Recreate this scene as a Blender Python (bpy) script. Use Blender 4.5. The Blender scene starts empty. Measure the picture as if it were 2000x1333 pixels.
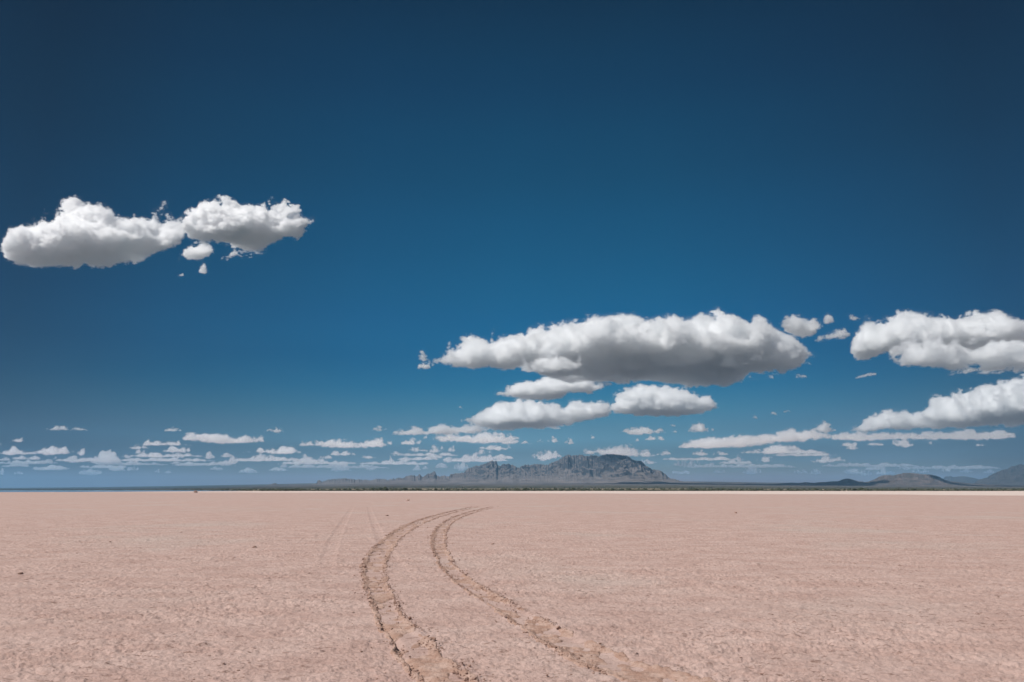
import bpy, math, random
import numpy as np
from mathutils import Vector

PI = math.pi
sc = bpy.context.scene
COL = sc.collection
RNG = np.random.default_rng(7)

# ------------------------------------------------------------------ camera
F = 2000 * 24 / 36            # focal length in photo pixels (2000 wide)
HOR = 957.5                   # photo row of the true horizon
PITCH = math.atan((HOR - 666.5) / F)
CAM_Z = 1.6
cp, sp = math.cos(PITCH), math.sin(PITCH)
camd = bpy.data.cameras.new('camera')
cam = bpy.data.objects.new('camera', camd)
COL.objects.link(cam)
camd.lens, camd.sensor_width = 24, 36
camd.clip_start, camd.clip_end = 0.1, 300000
cam.location = (0, 0, CAM_Z)
cam.rotation_euler = (PI / 2 + PITCH, 0, 0)
sc.camera = cam


def ratios(px, py):
    """lateral/forward and up/forward of the sight line that reads px, py in the photo"""
    u = (np.asarray(px, float) - 1000) / F
    v = -(np.asarray(py, float) - 666.5) / F
    fwd = cp - sp * v
    return u / fwd, (sp + cp * v) / fwd


def ground_pt(px, py):
    a, e = ratios(px, py)
    Y = -CAM_Z / e
    return a * Y, Y


# ------------------------------------------------------------------ numpy helpers
def smooth(a, b, x):
    t = np.clip((x - a) / (b - a), 0, 1)
    return t * t * (3 - 2 * t)


def hash2(ix, iy, seed):
    h = (ix.astype(np.int64) * 374761393 + iy.astype(np.int64) * 668265263 + seed * 982451653) & 0xffffffff
    h = ((h ^ (h >> 13)) * 1274126177) & 0xffffffff
    return ((h ^ (h >> 16)) & 0xffff) / 65535.0


def perlin2(x, y, seed=0):
    x = np.asarray(x, float)
    y = np.asarray(y, float)
    x0, y0 = np.floor(x), np.floor(y)
    fx, fy = x - x0, y - y0
    ux, uy = fx * fx * fx * (fx * (fx * 6 - 15) + 10), fy * fy * fy * (fy * (fy * 6 - 15) + 10)

    def g(dx, dy):
        an = hash2(x0 + dx, y0 + dy, seed) * 2 * PI
        return np.cos(an) * (fx - dx) + np.sin(an) * (fy - dy)
    n0 = g(0, 0) * (1 - ux) + g(1, 0) * ux
    n1 = g(0, 1) * (1 - ux) + g(1, 1) * ux
    return (n0 * (1 - uy) + n1 * uy) * 1.5


def fbm2(x, y, oct=4, seed=0, gain=0.5):
    s, a, f = 0, 1, 1
    for k in range(oct):
        s = s + a * perlin2(x * f + 17.3 * k, y * f - 9.1 * k, seed + k)
        a *= gain
        f *= 2.03
    return s


def ridged2(x, y, oct=5, seed=0):
    s, a, f, w = 0, 1.0, 1, 1.0
    for k in range(oct):
        n = 1 - np.abs(perlin2(x * f + 3.7 * k, y * f + 5.9 * k, seed + k))
        n = n * n * w
        s = s + a * n
        w = np.clip(n * 1.6, 0, 1)
        a *= 0.5
        f *= 2.1
    return s / 1.9


def bspline_weights(n, step, rng_cells):
    """rows: n samples, cols: lattice knots, cubic B-spline, one knot each `step` samples"""
    t = np.arange(n) / step + rng_cells
    i = np.floor(t).astype(int)
    f = t - i
    L = i.max() + 4
    W = np.zeros((n, L), np.float32)
    r = np.arange(n)
    W[r, i] = (1 - f) ** 3 / 6
    W[r, i + 1] = (3 * f ** 3 - 6 * f ** 2 + 4) / 6
    W[r, i + 2] = (-3 * f ** 3 + 3 * f ** 2 + 3 * f + 1) / 6
    W[r, i + 3] = f ** 3 / 6
    return W


def noise3(shape, steps, rng):
    """smooth value noise on a regular grid, about -1..1; steps = samples per lattice cell on each axis"""
    Ws = [bspline_weights(n, max(s, 1.0), rng.random()) for n, s in zip(shape, steps)]
    L = rng.uniform(-1, 1, [w.shape[1] for w in Ws]).astype(np.float32)
    a = np.tensordot(Ws[2], L, (1, 2))           # z, lx, ly
    a = np.tensordot(Ws[1], a, (1, 2))           # y, z, lx
    a = np.tensordot(Ws[0], a, (1, 2))           # x, y, z
    return a * 2.6


def surface_nets(f):
    """closed quad mesh round f > 0 (grid coordinates)"""
    ins = f > 0
    nx, ny, nz = f.shape
    cnt = np.zeros((nx - 1, ny - 1, nz - 1), np.uint8)
    corners = [(i, j, k) for i in (0, 1) for j in (0, 1) for k in (0, 1)]
    for i, j, k in corners:
        cnt += ins[i:nx - 1 + i, j:ny - 1 + j, k:nz - 1 + k]
    act = (cnt > 0) & (cnt < 8)
    idx = -np.ones(cnt.shape, np.int64)
    ci, cj, ck = np.nonzero(act)
    idx[ci, cj, ck] = np.arange(len(ci))
    base = np.stack([ci, cj, ck], 1).astype(np.float32)
    acc = np.zeros((len(ci), 3), np.float32)
    num = np.zeros(len(ci), np.float32)
    for a in corners:
        for ax in range(3):
            if a[ax] == 1:
                continue
            b = list(a)
            b[ax] = 1
            va = f[ci + a[0], cj + a[1], ck + a[2]]
            vb = f[ci + b[0], cj + b[1], ck + b[2]]
            m = (va > 0) != (vb > 0)
            t = np.where(m, va / np.where(m, va - vb, 1), 0)
            pos = np.tile(np.array(a, np.float32), (len(ci), 1))
            pos[:, ax] += t
            acc += pos * m[:, None]
            num += m
    V = base + acc / num[:, None]
    quads = []
    for ax in range(3):
        o1, o2 = [(1, 2), (2, 0), (0, 1)][ax]
        sl0 = [slice(None)] * 3
        sl1 = [slice(None)] * 3
        sl0[ax] = slice(0, -1)
        sl1[ax] = slice(1, None)
        a, b = ins[tuple(sl0)], ins[tuple(sl1)]
        e = np.argwhere(a != b)
        ok = (e[:, o1] > 0) & (e[:, o2] > 0) & (e[:, o1] < f.shape[o1] - 1) & (e[:, o2] < f.shape[o2] - 1)
        e = e[ok]
        flip = a[e[:, 0], e[:, 1], e[:, 2]]

        def cell(d1, d2):
            c = e.copy()
            c[:, o1] -= d1
            c[:, o2] -= d2
            return idx[c[:, 0], c[:, 1], c[:, 2]]
        q = np.stack([cell(1, 1), cell(0, 1), cell(0, 0), cell(1, 0)], 1)
        q[~flip] = q[~flip][:, ::-1]
        quads.append(q)
    return V, np.concatenate(quads)


def mesh_object(name, V, faces, mat, parent=None, smooth_shade=True):
    """one mesh object from numpy vertices and an (n, k) face array"""
    V = np.ascontiguousarray(V, np.float32)
    faces = np.ascontiguousarray(faces, np.int32)
    me = bpy.data.meshes.new(name)
    n, k = faces.shape
    me.vertices.add(len(V))
    me.vertices.foreach_set('co', V.ravel())
    me.loops.add(n * k)
    me.loops.foreach_set('vertex_index', faces.ravel())
    me.polygons.add(n)
    me.polygons.foreach_set('loop_start', np.arange(0, n * k, k, dtype=np.int32))
    me.polygons.foreach_set('use_smooth', np.full(n, smooth_shade, bool))
    me.update(calc_edges=True)
    me.materials.append(mat)
    o = bpy.data.objects.new(name, me)
    COL.objects.link(o)
    if parent:
        o.parent = parent
    return o


def tag(o, label=None, cat=None, group=None, kind=None):
    for k, v in (('label', label), ('category', cat), ('group', group), ('kind', kind)):
        if v:
            o[k] = v
    return o


def grid_faces(n, m, wrap=False):
    i = np.arange(n - 1)[:, None]
    j = np.arange(m if wrap else m - 1)[None, :]
    j2 = (j + 1) % m
    return np.stack([i * m + j, i * m + j2, (i + 1) * m + j2, (i + 1) * m + j], -1).reshape(-1, 4)


# ------------------------------------------------------------------ node helper
class Nodes:
    def __init__(self, tree):
        self.t = tree
        tree.nodes.clear()

    def new(self, kind, **kw):
        n = self.t.nodes.new(kind)
        ins = kw.pop('ins', {})
        for k, v in kw.items():
            setattr(n, k, v)
        for k, v in ins.items():
            if isinstance(v, bpy.types.NodeSocket):
                self.t.links.new(v, n.inputs[k])
            else:
                n.inputs[k].default_value = v
        return n

    def math(self, op, a, b=0.0, c=0.0, clamp=False):
        return self.new('ShaderNodeMath', operation=op, use_clamp=clamp, ins={0: a, 1: b, 2: c}).outputs[0]

    def noise(self, vec, scale, detail=4, rough=0.55):
        return self.new('ShaderNodeTexNoise', ins={'Vector': vec, 'Scale': scale, 'Detail': detail, 'Roughness': rough}).outputs[0]

    def mapping(self, vec, scale=(1, 1, 1), rot=0):
        return self.new('ShaderNodeMapping', ins={'Vector': vec, 'Scale': scale, 'Rotation': (0, 0, rot)}).outputs[0]

    def rng(self, v, a, b, c=0.0, d=1.0):
        return self.new('ShaderNodeMapRange', interpolation_type='SMOOTHSTEP', ins={0: v, 1: a, 2: b, 3: c, 4: d}).outputs[0]

    def mix(self, f, a, b, blend='MIX'):
        n = self.new('ShaderNodeMix', data_type='RGBA', blend_type=blend)
        for i, v in ((0, f), (6, a), (7, b)):
            if isinstance(v, bpy.types.NodeSocket):
                self.t.links.new(v, n.inputs[i])
            elif i == 0:
                n.inputs[i].default_value = v
            else:
                n.inputs[i].default_value = (*v, 1)
        return n.outputs[2]

    def ramp(self, f, stops, interp='LINEAR'):
        n = self.new('ShaderNodeValToRGB', ins={0: f})
        cr = n.color_ramp
        cr.interpolation = interp
        while len(cr.elements) < len(stops):
            cr.elements.new(0.5)
        for el, (p, c) in zip(cr.elements, stops):
            el.position = p
            el.color = (*c, 1)
        return n.outputs[0]


def material(name):
    m = bpy.data.materials.new(name)
    m.use_nodes = True
    return m, Nodes(m.node_tree)


def srgb(*c):
    return tuple(((v / 255) / 12.92 if v <= 10 else ((v / 255 + 0.055) / 1.055) ** 2.4) for v in c)


# ------------------------------------------------------------------ light
SUN_EL, SUN_AZ = math.radians(54), math.radians(-112)      # high, from the left and a little behind
sdir = Vector((math.sin(SUN_AZ) * math.cos(SUN_EL), math.cos(SUN_AZ) * math.cos(SUN_EL), math.sin(SUN_EL)))
sl = bpy.data.lights.new('sun', 'SUN')
sl.energy, sl.angle, sl.color = 4.6, math.radians(0.53), (1.0, 0.97, 0.935)
sun = bpy.data.objects.new('sun', sl)
COL.objects.link(sun)
sun.rotation_euler = sdir.to_track_quat('Z', 'Y').to_euler()

world = bpy.data.worlds.new('World')
sc.world = world
world.use_nodes = True
N = Nodes(world.node_tree)
sky = N.new('ShaderNodeTexSky', sky_type='NISHITA', sun_disc=False)
sky.sun_elevation, sky.sun_rotation, sky.altitude = SUN_EL, SUN_AZ, 1200
gen = N.new('ShaderNodeTexCoord').outputs['Generated']
sep = N.new('ShaderNodeSeparateXYZ', ins={0: N.new('ShaderNodeVectorMath', operation='NORMALIZE', ins={0: gen}).outputs[0]})
# the deep polarised sky: the clear-sky model filtered by height above the horizon and darkened sideways from the view's middle like a lens vignette
#SKYFIT_BEGIN
SKY_EL = [(0.0, (0.601, 0.216, 0.002)), (0.014, (0.601, 0.216, 0.002)), (0.0256, (0.3584, 0.3308, 0.2654)), (0.0394, (0.3019, 0.4201, 0.5471)), (0.0532, (0.238, 0.3674, 0.4783)), (0.0705, (0.2651, 0.4839, 0.6159)), (0.0851, (0.2371, 0.454, 0.5661)), (0.113, (0.1317, 0.4276, 0.5389)), (0.144, (0.0401, 0.3811, 0.5312)), (0.1866, (0.002, 0.3449, 0.5188)), (0.2174, (0.002, 0.3724, 0.5502)), (0.2465, (0.002, 0.3728, 0.5503)), (0.2738, (0.002, 0.379, 0.5381)), (0.2966, (0.002, 0.3782, 0.5306)), (0.3317, (0.002, 0.3673, 0.5089)), (0.3796, (0.002, 0.3527, 0.4856)), (0.4307, (0.002, 0.3147, 0.4286)), (0.4876, (0.002, 0.2877, 0.3974)), (0.5328, (0.002, 0.2396, 0.3478)), (0.5665, (0.002, 0.2193, 0.3162)), (0.5972, (0.002, 0.1881, 0.2721)), (0.6234, (0.002, 0.1553, 0.2323)), (0.8, (0.0022, 0.1708, 0.2555)), (1.0, (0.0032, 0.2485, 0.3716))]
SKY_AZ = [(0.0, (0.208, 0.208, 0.246)), (0.1992, (0.26, 0.26, 0.307)), (0.2297, (0.363, 0.363, 0.411)), (0.2661, (0.513, 0.513, 0.558)), (0.3232, (0.672, 0.672, 0.707)), (0.3894, (0.846, 0.846, 0.877)), (0.5, (1.0, 1.0, 1.0)), (0.6106, (0.972, 0.972, 0.972)), (0.6768, (0.824, 0.824, 0.859)), (0.7339, (0.654, 0.654, 0.712)), (0.7703, (0.543, 0.543, 0.593)), (0.8004, (0.416, 0.416, 0.476)), (1.0, (0.333, 0.333, 0.381))]
SKY_GAIN = 1.0
#SKYFIT_END
f_el = N.ramp(N.math('MAXIMUM', sep.outputs[2], 0.0), SKY_EL)
hyp = N.math('SQRT', N.math('ADD', N.math('MULTIPLY', sep.outputs[0], sep.outputs[0]), N.math('MULTIPLY', sep.outputs[1], sep.outputs[1])))
f_az = N.ramp(N.math('MULTIPLY_ADD', N.math('DIVIDE', sep.outputs[0], N.math('MAXIMUM', hyp, 0.001)), 0.5, 0.5), SKY_AZ)
graded = N.mix(1.0, N.mix(1.0, sky.outputs[0], f_el, 'MULTIPLY'), f_az, 'MULTIPLY')
# overhead and behind the camera a separate even sky tint is added for fill
back = N.rng(N.math('DIVIDE', sep.outputs[1], N.math('MAXIMUM', hyp, 0.001)), 0.35, -0.5)
over = N.math('MAXIMUM', back, N.rng(sep.outputs[2], 0.70, 0.92))
graded = N.mix(over, graded, N.mix(1.0, sky.outputs[0], (0.16, 0.21, 0.25), 'MULTIPLY'))
bg = N.new('ShaderNodeBackground', ins={'Color': graded, 'Strength': 0.1 * SKY_GAIN})
N.new('ShaderNodeOutputWorld', ins={'Surface': bg.outputs[0]})

# ------------------------------------------------------------------ the tracks' plan: traced edges, as X over Y on the ground
L_LEFT = [(944, 985.5), (900, 995), (848, 1007), (800, 1022), (776, 1034), (752, 1052), (724, 1076), (708, 1104), (708, 1120), (712, 1144), (724, 1172), (736, 1200), (754, 1236), (774, 1268), (794, 1296), (814, 1320), (838, 1350), (868, 1390), (900, 1440)]
L_RIGHT = [(950, 987), (910, 996), (864, 1008), (824, 1024), (800, 1038), (782, 1052), (762, 1076), (750, 1104), (750, 1120), (756, 1144), (768, 1172), (784, 1200), (826, 1236), (846, 1264), (878, 1296), (908, 1320), (950, 1350), (1000, 1390), (1060, 1440)]
R_LEFT = [(980, 985.5), (938, 995), (898, 1005), (868, 1019), (850, 1034), (842, 1058), (848, 1084), (862, 1112), (882, 1132), (918, 1160), (946, 1178), (982, 1196), (1014, 1224), (1044, 1248), (1078, 1270), (1116, 1290), (1172, 1313), (1260, 1350), (1360, 1390), (1480, 1440)]
R_RIGHT = [(988, 987), (946, 996), (912, 1006), (884, 1020), (872, 1036), (868, 1058), (874, 1084), (890, 1108), (914, 1132), (956, 1156), (992, 1178), (1026, 1196), (1090, 1222), (1122, 1246), (1166, 1268), (1220, 1288), (1310, 1312), (1420, 1350), (1540, 1390), (1690, 1440)]


def edge(pts):
    p = np.array(pts, float)
    X, Y = ground_pt(p[:, 0], p[:, 1])
    o = np.argsort(Y)
    return X[o], Y[o]


TRACKS = []
for l, r in ((L_LEFT, L_RIGHT), (R_LEFT, R_RIGHT)):
    xl, yl = edge(l)
    xr, yr = edge(r)
    ys = np.geomspace(max(yl[0], yr[0]) + 0.02, min(yl[-1], yr[-1]) - 0.02, 60)
    a, b = np.interp(ys, yl, xl), np.interp(ys, yr, xr)
    for _ in range(2):                       # round the traced corners
        a = np.convolve(np.pad(a, 2, 'reflect', reflect_type='odd'), np.ones(5) / 5, 'valid')
        b = np.convolve(np.pad(b, 2, 'reflect', reflect_type='odd'), np.ones(5) / 5, 'valid')
    TRACKS.append((ys, (a + b) / 2, np.maximum((b - a) / 2, 0.13)))


def track_u(k, X, Y):
    ys, c, w = TRACKS[k]
    wob = 0.05 * perlin2(np.asarray(Y) * 1.3, 3.3 + 9 * k, 60) + 0.03 * perlin2(np.asarray(Y) * 5, 7.7 + 9 * k, 61)
    return (X - np.interp(Y, ys, c) - wob) / np.interp(Y, ys, w), smooth(ys[0] - 0.3, ys[0], Y) * (1 - smooth(ys[-1] * 0.85, ys[-1], Y))


def crust(X, Y):
    """relief of the dried mud: curled thin plates with small scarps, metres"""
    ca, sa = math.cos(0.28), math.sin(0.28)
    x, y = X * ca + Y * sa, -X * sa + Y * ca
    far = 1 - smooth(25, 70, Y)
    wx, wy = 0.08 * perlin2(x * 3, y * 3, 31), 0.08 * perlin2(x * 3, y * 3, 32)
    n1 = fbm2(x * 2.6 + wx * 3, y * 5.2 + wy * 3, 3, 1)
    n2 = fbm2(x * 7.5 + wx * 6, y * 13 + wy * 6, 2, 5)
    n3 = fbm2(x * 19, y * 30, 2, 9)
    pl = 0.008 * smooth(-0.05, 0.06, n1) + 0.006 * smooth(0.28, 0.36, n1) + 0.007 * smooth(0.1, 0.22, n2) - 0.006 * smooth(0.30, 0.45, -n2)
    amp = 0.7 + 0.45 * smooth(-0.3, 0.5, fbm2(x * 0.35, y * 0.5, 2, 77))
    return 1.15 * far * amp * (pl + 0.0055 * n3 + 0.0035 * n2) + 0.02 * perlin2(x * 0.5, y * 0.5, 12) * (1 - smooth(60, 200, Y))


def rut(X, Y):
    """the tyre ruts pressed into the crust, and a few old faint ones"""
    h = 0
    for k in (0, 1):
        u, on = track_u(k, X, Y)
        lump = perlin2(X * 9, Y * 9, 40 + k)
        deep = np.where(np.asarray(Y) < 9.5, 0.022, 0.014) * (1 - 0.7 * smooth(14, 40, np.asarray(Y)))
        if k == 0:                              # the broken crust edge nearest the camera
            ragged = u + 0.10 * perlin2(X * 7, Y * 7, 47)
            h = h - 0.050 * on * smooth(9.6, 8.6, Y) * smooth(-1.04, -0.94, ragged) * (1 - smooth(-0.92, -0.35, ragged)) * smooth(-0.5, 0.1, perlin2(X * 2, Y * 2.3, 48) + 0.35)
        h = h + on * (-deep * np.exp(-np.clip(np.abs(u) / 0.86, 0, 3) ** 6) + (0.003 + 0.008 * lump) * np.exp(-((np.abs(u) - 1.12) / 0.2) ** 2))
    Xo, Yo = OLD
    for off in (0.0, 1.55):                     # an old pair of ruts, nearly healed
        d = (X - np.interp(Y, Yo, Xo) - off) / 0.17
        on = smooth(Yo[0], Yo[0] + 4, Y) * (1 - smooth(Yo[-1] * 0.7, Yo[-1], Y))
        h = h + on * (-0.012 * np.exp(-d ** 4) + 0.012 * np.exp(-((np.abs(d) - 1.3) / 0.35) ** 2) * (0.4 + perlin2(X * 8, Y * 8, 50)))
    return h


OLD = edge([(694, 985), (688, 992), (680, 1004), (668, 1026), (652, 1056), (640, 1092), (628, 1140)])


def ground_h(X, Y):
    X = np.asarray(X, float)
    Y = np.asarray(Y, float)
    near = (Y > 3.5) & (Y < 220)
    h = np.zeros(X.shape)
    xs, ys = X[near], Y[near]
    base = crust(xs, ys)
    m = np.ones(len(xs))
    for k in (0, 1):
        u, on = track_u(k, xs, ys)
        m *= 1 - 0.8 * on * np.exp(-(u / 1.0) ** 4)
    h[near] = (base * m + rut(xs, ys)) * smooth(3.5, 4.4, ys)
    return h


# ------------------------------------------------------------------ ground: one sheet from under the camera to beyond the horizon
m_ground, N = material('dry_mud')
geo = N.new('ShaderNodeNewGeometry').outputs['Position']
xyz = N.new('ShaderNodeSeparateXYZ', ins={0: geo})
stretch = N.mapping(geo, (1.0, 1.7, 1), 0.28)
big = N.noise(geo, 0.11, 4, 0.6)
mid = N.noise(stretch, 0.9, 5, 0.6)
fine = N.noise(stretch, 11, 5, 0.65)
speck = N.noise(stretch, 34, 3, 0.6)
c = N.mix(N.rng(mid, 0.32, 0.68), (0.445, 0.300, 0.256), (0.52, 0.374, 0.326))
c = N.mix(N.rng(big, 0.50, 0.68, 0, 0.55), c, (0.475, 0.395, 0.350))
c = N.mix(N.rng(fine, 0.56, 0.74, 0, 0.65), c, (0.34, 0.215, 0.170))
c = N.mix(N.rng(fine, 0.46, 0.30, 0, 0.5), c, (0.57, 0.42, 0.355))
c = N.mix(N.rng(speck, 0.62, 0.72, 0, 0.55), c, (0.22, 0.130, 0.098))
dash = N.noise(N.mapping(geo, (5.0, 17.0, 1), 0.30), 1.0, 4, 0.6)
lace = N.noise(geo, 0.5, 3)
c = N.mix(N.math('MULTIPLY', N.rng(dash, 0.57, 0.65), N.rng(lace, 0.35, 0.65, 0.25, 0.8)), c, (0.20, 0.118, 0.090))  # dark dashes: shade of small crust scarps, put into the colour
# sideways position on the pan, and a slow random waver
a_lat = N.math('DIVIDE', xyz.outputs[0], N.math('MAXIMUM', xyz.outputs[1], 1.0))
wav = N.math('MULTIPLY_ADD', N.noise(geo, 0.03, 3), 0.4, -0.2)
# the pale salt margin beyond
lim = N.new('ShaderNodeMapRange', ins={0: a_lat, 1: -0.75, 2: 0.72, 3: 520.0, 4: 215.0}).outputs[0]
lim = N.math('MULTIPLY', lim, N.math('ADD', 1.0, wav))
over = N.math('SUBTRACT', xyz.outputs[1], lim)
salt = N.rng(over, -12.0, 12.0)
salt_fade = N.rng(a_lat, -0.72, -0.2, 0.25, 1.0)
c = N.mix(N.math('MULTIPLY', salt, salt_fade), c, (0.64, 0.52, 0.46))
dist_fade = N.rng(xyz.outputs[1], 20.0, 160.0, 1.0, 0.12)
bh = N.math('ADD', N.math('MULTIPLY', fine, 0.6), N.math('MULTIPLY', speck, 0.35))
bump = N.new('ShaderNodeBump', ins={'Strength': N.math('MULTIPLY', dist_fade, 1.0), 'Distance': 0.03, 'Height': bh})
bs = N.new('ShaderNodeBsdfPrincipled', ins={'Base Color': c, 'Roughness': 0.95, 'Specular IOR Level': 0.15, 'Normal': bump.outputs[0]})
N.new('ShaderNodeOutputMaterial', ins={'Surface': bs.outputs[0]})

rows = np.concatenate([np.linspace(0.5, 4.3, 8), np.geomspace(4.4, 16, 430), np.geomspace(16.06, 75, 420), np.geomspace(75.5, 450, 110), np.geomspace(460, 60000, 40)])
front = np.linspace(-46, 46, 1500)
side = np.concatenate([np.linspace(46.5, 180, 60), np.linspace(-180, -46.5, 60)[1:]])
ang = np.radians(np.concatenate([front, side]))
A, R = np.meshgrid(ang, rows)
GX, GY = R * np.sin(A), R * np.cos(A)
GZ = ground_h(GX, GY) * np.where(np.abs(A) > math.radians(46), 0, 1)
V = np.stack([GX, GY, GZ], -1).reshape(-1, 3)
faces = grid_faces(len(rows), len(ang), wrap=True)[:, ::-1]
nv = len(V)
V = np.concatenate([V, [[0, 0, 0]]])
j = np.arange(len(ang))
cap = np.stack([np.full(len(ang), nv), (j + 1) % len(ang), j, j], 1)   # closed under the camera
tri = cap[:, :3]
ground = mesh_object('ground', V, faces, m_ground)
bmv = ground.data
tag(ground, kind='structure', label='flat pinkish tan playa of dried cracked mud')
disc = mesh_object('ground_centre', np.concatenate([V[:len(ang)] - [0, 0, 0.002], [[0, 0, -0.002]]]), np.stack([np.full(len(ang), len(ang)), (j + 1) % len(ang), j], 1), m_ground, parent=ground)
disc.name = 'ground_patch'

# ------------------------------------------------------------------ tyre tracks: churned soil lying in the ruts
m_track, N = material('churned_soil')
geo = N.new('ShaderNodeNewGeometry').outputs['Position']
n1 = N.noise(geo, 5, 5, 0.65)
n2 = N.noise(geo, 26, 4, 0.6)
c = N.mix(N.rng(n1, 0.36, 0.64), (0.36, 0.225, 0.172), (0.48, 0.335, 0.275))
c = N.mix(N.rng(n2, 0.54, 0.70, 0, 0.6), c, (0.24, 0.135, 0.098))
bump = N.new('ShaderNodeBump', ins={'Strength': 0.7, 'Distance': 0.03, 'Height': n2})
bs = N.new('ShaderNodeBsdfPrincipled', ins={'Base Color': c, 'Roughness': 0.95, 'Specular IOR Level': 0.1, 'Normal': bump.outputs[0]})
N.new('ShaderNodeOutputMaterial', ins={'Surface': bs.outputs[0]})


def build_track(k, label):
    ys, cx, w = TRACKS[k]
    Y = np.geomspace(ys[0] + 0.05, ys[-1] * 0.995, 1500)
    u = np.linspace(-1.7, 1.7, 76)
    YY, UU = np.meshgrid(Y, u, indexing='ij')
    X = np.interp(Y, ys, cx)[:, None] + UU * np.interp(Y, ys, w)[:, None]
    g = ground_h(X, YY)
    ut, on = track_u(k, X, YY)
    au = np.abs(ut)
    band = np.exp(-((au - 0.95) / 0.26) ** 2)                          # thrown up edges
    band = band * np.where(ut < 0, 1.0, 0.75)
    patch = fbm2(X * 2.2, YY * 1.1, 3, 90 + k)
    cover = 0.95 * band + 0.52 * np.exp(-(au / 0.9) ** 4) + 0.85 * patch + 0.35 * perlin2(X * 7, YY * 5, 95 + k) - 0.55 - smooth(1.15, 1.6, au) + 0.18 * smooth(9.5, 7.0, YY) - 0.55 * smooth(26, 62, YY)
    cl = 0.5 * np.abs(perlin2(X * 22, YY * 22, 91 + k)) + 0.8 * np.abs(perlin2(X * 48, YY * 48, 92 + k))
    tread = 0.006 * np.sin(YY * 38 + np.sign(ut) * au * 3) * np.exp(-(au / 0.8) ** 6) * (1 - smooth(10, 18, YY))
    big = smooth(12, 45, YY) * 0.005                                   # only the coarse lumps read far off
    rel = 0.007 + (0.015 * band + 0.008 + big * band) * cl + tread
    Z = g + np.where(cover > 0, rel * smooth(0, 0.22, cover), -0.05 * smooth(0, 0.15, -cover)) - 0.03 * (1 - on)
    o = mesh_object('tyre_track', np.stack([X, YY, Z], -1).reshape(-1, 3), grid_faces(len(Y), len(u))[:, ::-1], m_track)
    return tag(o, label, 'tyre track', 'tyre tracks curving across the playa')


build_track(0, 'left wheel rut of reddish crumbled soil, its near left edge black and broken')
build_track(1, 'right wheel rut of reddish soil, fading out towards the lower right corner')

# ------------------------------------------------------------------ clods and crumbs of dry mud
m_clod, N = material('clod_soil')
geo = N.new('ShaderNodeNewGeometry').outputs['Position']
c = N.mix(N.rng(N.noise(geo, 14, 4), 0.35, 0.65), (0.30, 0.185, 0.142), (0.44, 0.300, 0.245))
bump = N.new('ShaderNodeBump', ins={'Strength': 0.6, 'Distance': 0.02, 'Height': N.noise(geo, 40, 4)})
bs = N.new('ShaderNodeBsdfPrincipled', ins={'Base Color': c, 'Roughness': 0.95, 'Specular IOR Level': 0.1, 'Normal': bump.outputs[0]})
N.new('ShaderNodeOutputMaterial', ins={'Surface': bs.outputs[0]})


def ico(level):
    import bmesh
    bm = bmesh.new()
    bmesh.ops.create_icosphere(bm, subdivisions=level, radius=1)
    v = np.array([p.co[:] for p in bm.verts])
    f = np.array([[q.index for q in p.verts] for p in bm.faces])
    bm.free()
    return v, f


ICO1, ICO3 = ico(1), ico(3)


def lump(tpl, rng, rough=0.35):
    v, f = tpl
    d = np.zeros(len(v))
    for s, a in ((1.1, 1.0), (2.3, 0.55), (4.7, 0.25)):
        q = v * s + rng.uniform(-9, 9, 3)
        d += a * (perlin2(q[:, 0] + q[:, 2] * 0.7, q[:, 1] - q[:, 2] * 0.6, 5) + perlin2(q[:, 2], q[:, 0] - q[:, 1] * 0.5, 6))
    v = v * (1 + rough * d)[:, None] * rng.uniform((0.75, 0.75, 0.5), (1.3, 1.3, 0.85))
    an = rng.uniform(0, 2 * PI)
    ca, sa = math.cos(an), math.sin(an)
    return np.stack([v[:, 0] * ca - v[:, 1] * sa, v[:, 0] * sa + v[:, 1] * ca, v[:, 2]], 1)


CLODS = [  # px, py, size px, label
    (708, 1110, 11, 'dark clod on the outer bend of the left tyre track'),
    (1075, 1223, 9, 'dark clod on the right tyre track, farther of the two dark clods side by side'),
    (1091, 1229, 9, 'dark clod on the right tyre track, nearer of the two dark clods side by side'),
    (860, 1288, 10, 'lone dark clod between the two tyre tracks near the bottom edge'),
    (1027, 1238, 8, 'dark clod on the inner edge of the right tyre track'),
    (497, 1070, 6, 'small pale topped clod alone on the mud, left of the tracks'),
    (962, 1064, 5, 'small dark clod alone on the mud, just right of the right track'),
    (40, 1124, 7, 'small dark clod alone near the left edge of the picture'),
    (742, 1215, 9, 'dark clod lying at the head of the black broken edge of the left track'),
    (806, 1309, 12, 'dark clod on the near end of the left track'),
    (797, 978, 5, 'tiny dark clod far out on the mud, left of where the tracks turn'),
    (1437, 1003, 5, 'tiny dark clod far out on the open mud, right of the tracks'),
    (1284, 1146, 5, 'small dark clod on open mud, well right of the tracks'),
    (756, 1008, 5, 'tiny dark clod beside the far bend of the left track'),
    (382, 962.6, 7, 'small dark mound on the far edge of the playa, against the mirage'),
]
crng = np.random.default_rng(21)
for px, py, s, lab in CLODS:
    X, Y = ground_pt(px, py)
    r = s * Y / F * 0.5
    v = lump(ICO3, crng) * r
    o = mesh_object('dirt_clod', v, ICO3[1], m_clod)
    o.location = (float(X), float(Y), float(ground_h(np.array([X]), np.array([Y]))[0]) + r * 0.3)
    tag(o, lab, 'clod', 'clods lying on the playa')

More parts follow.
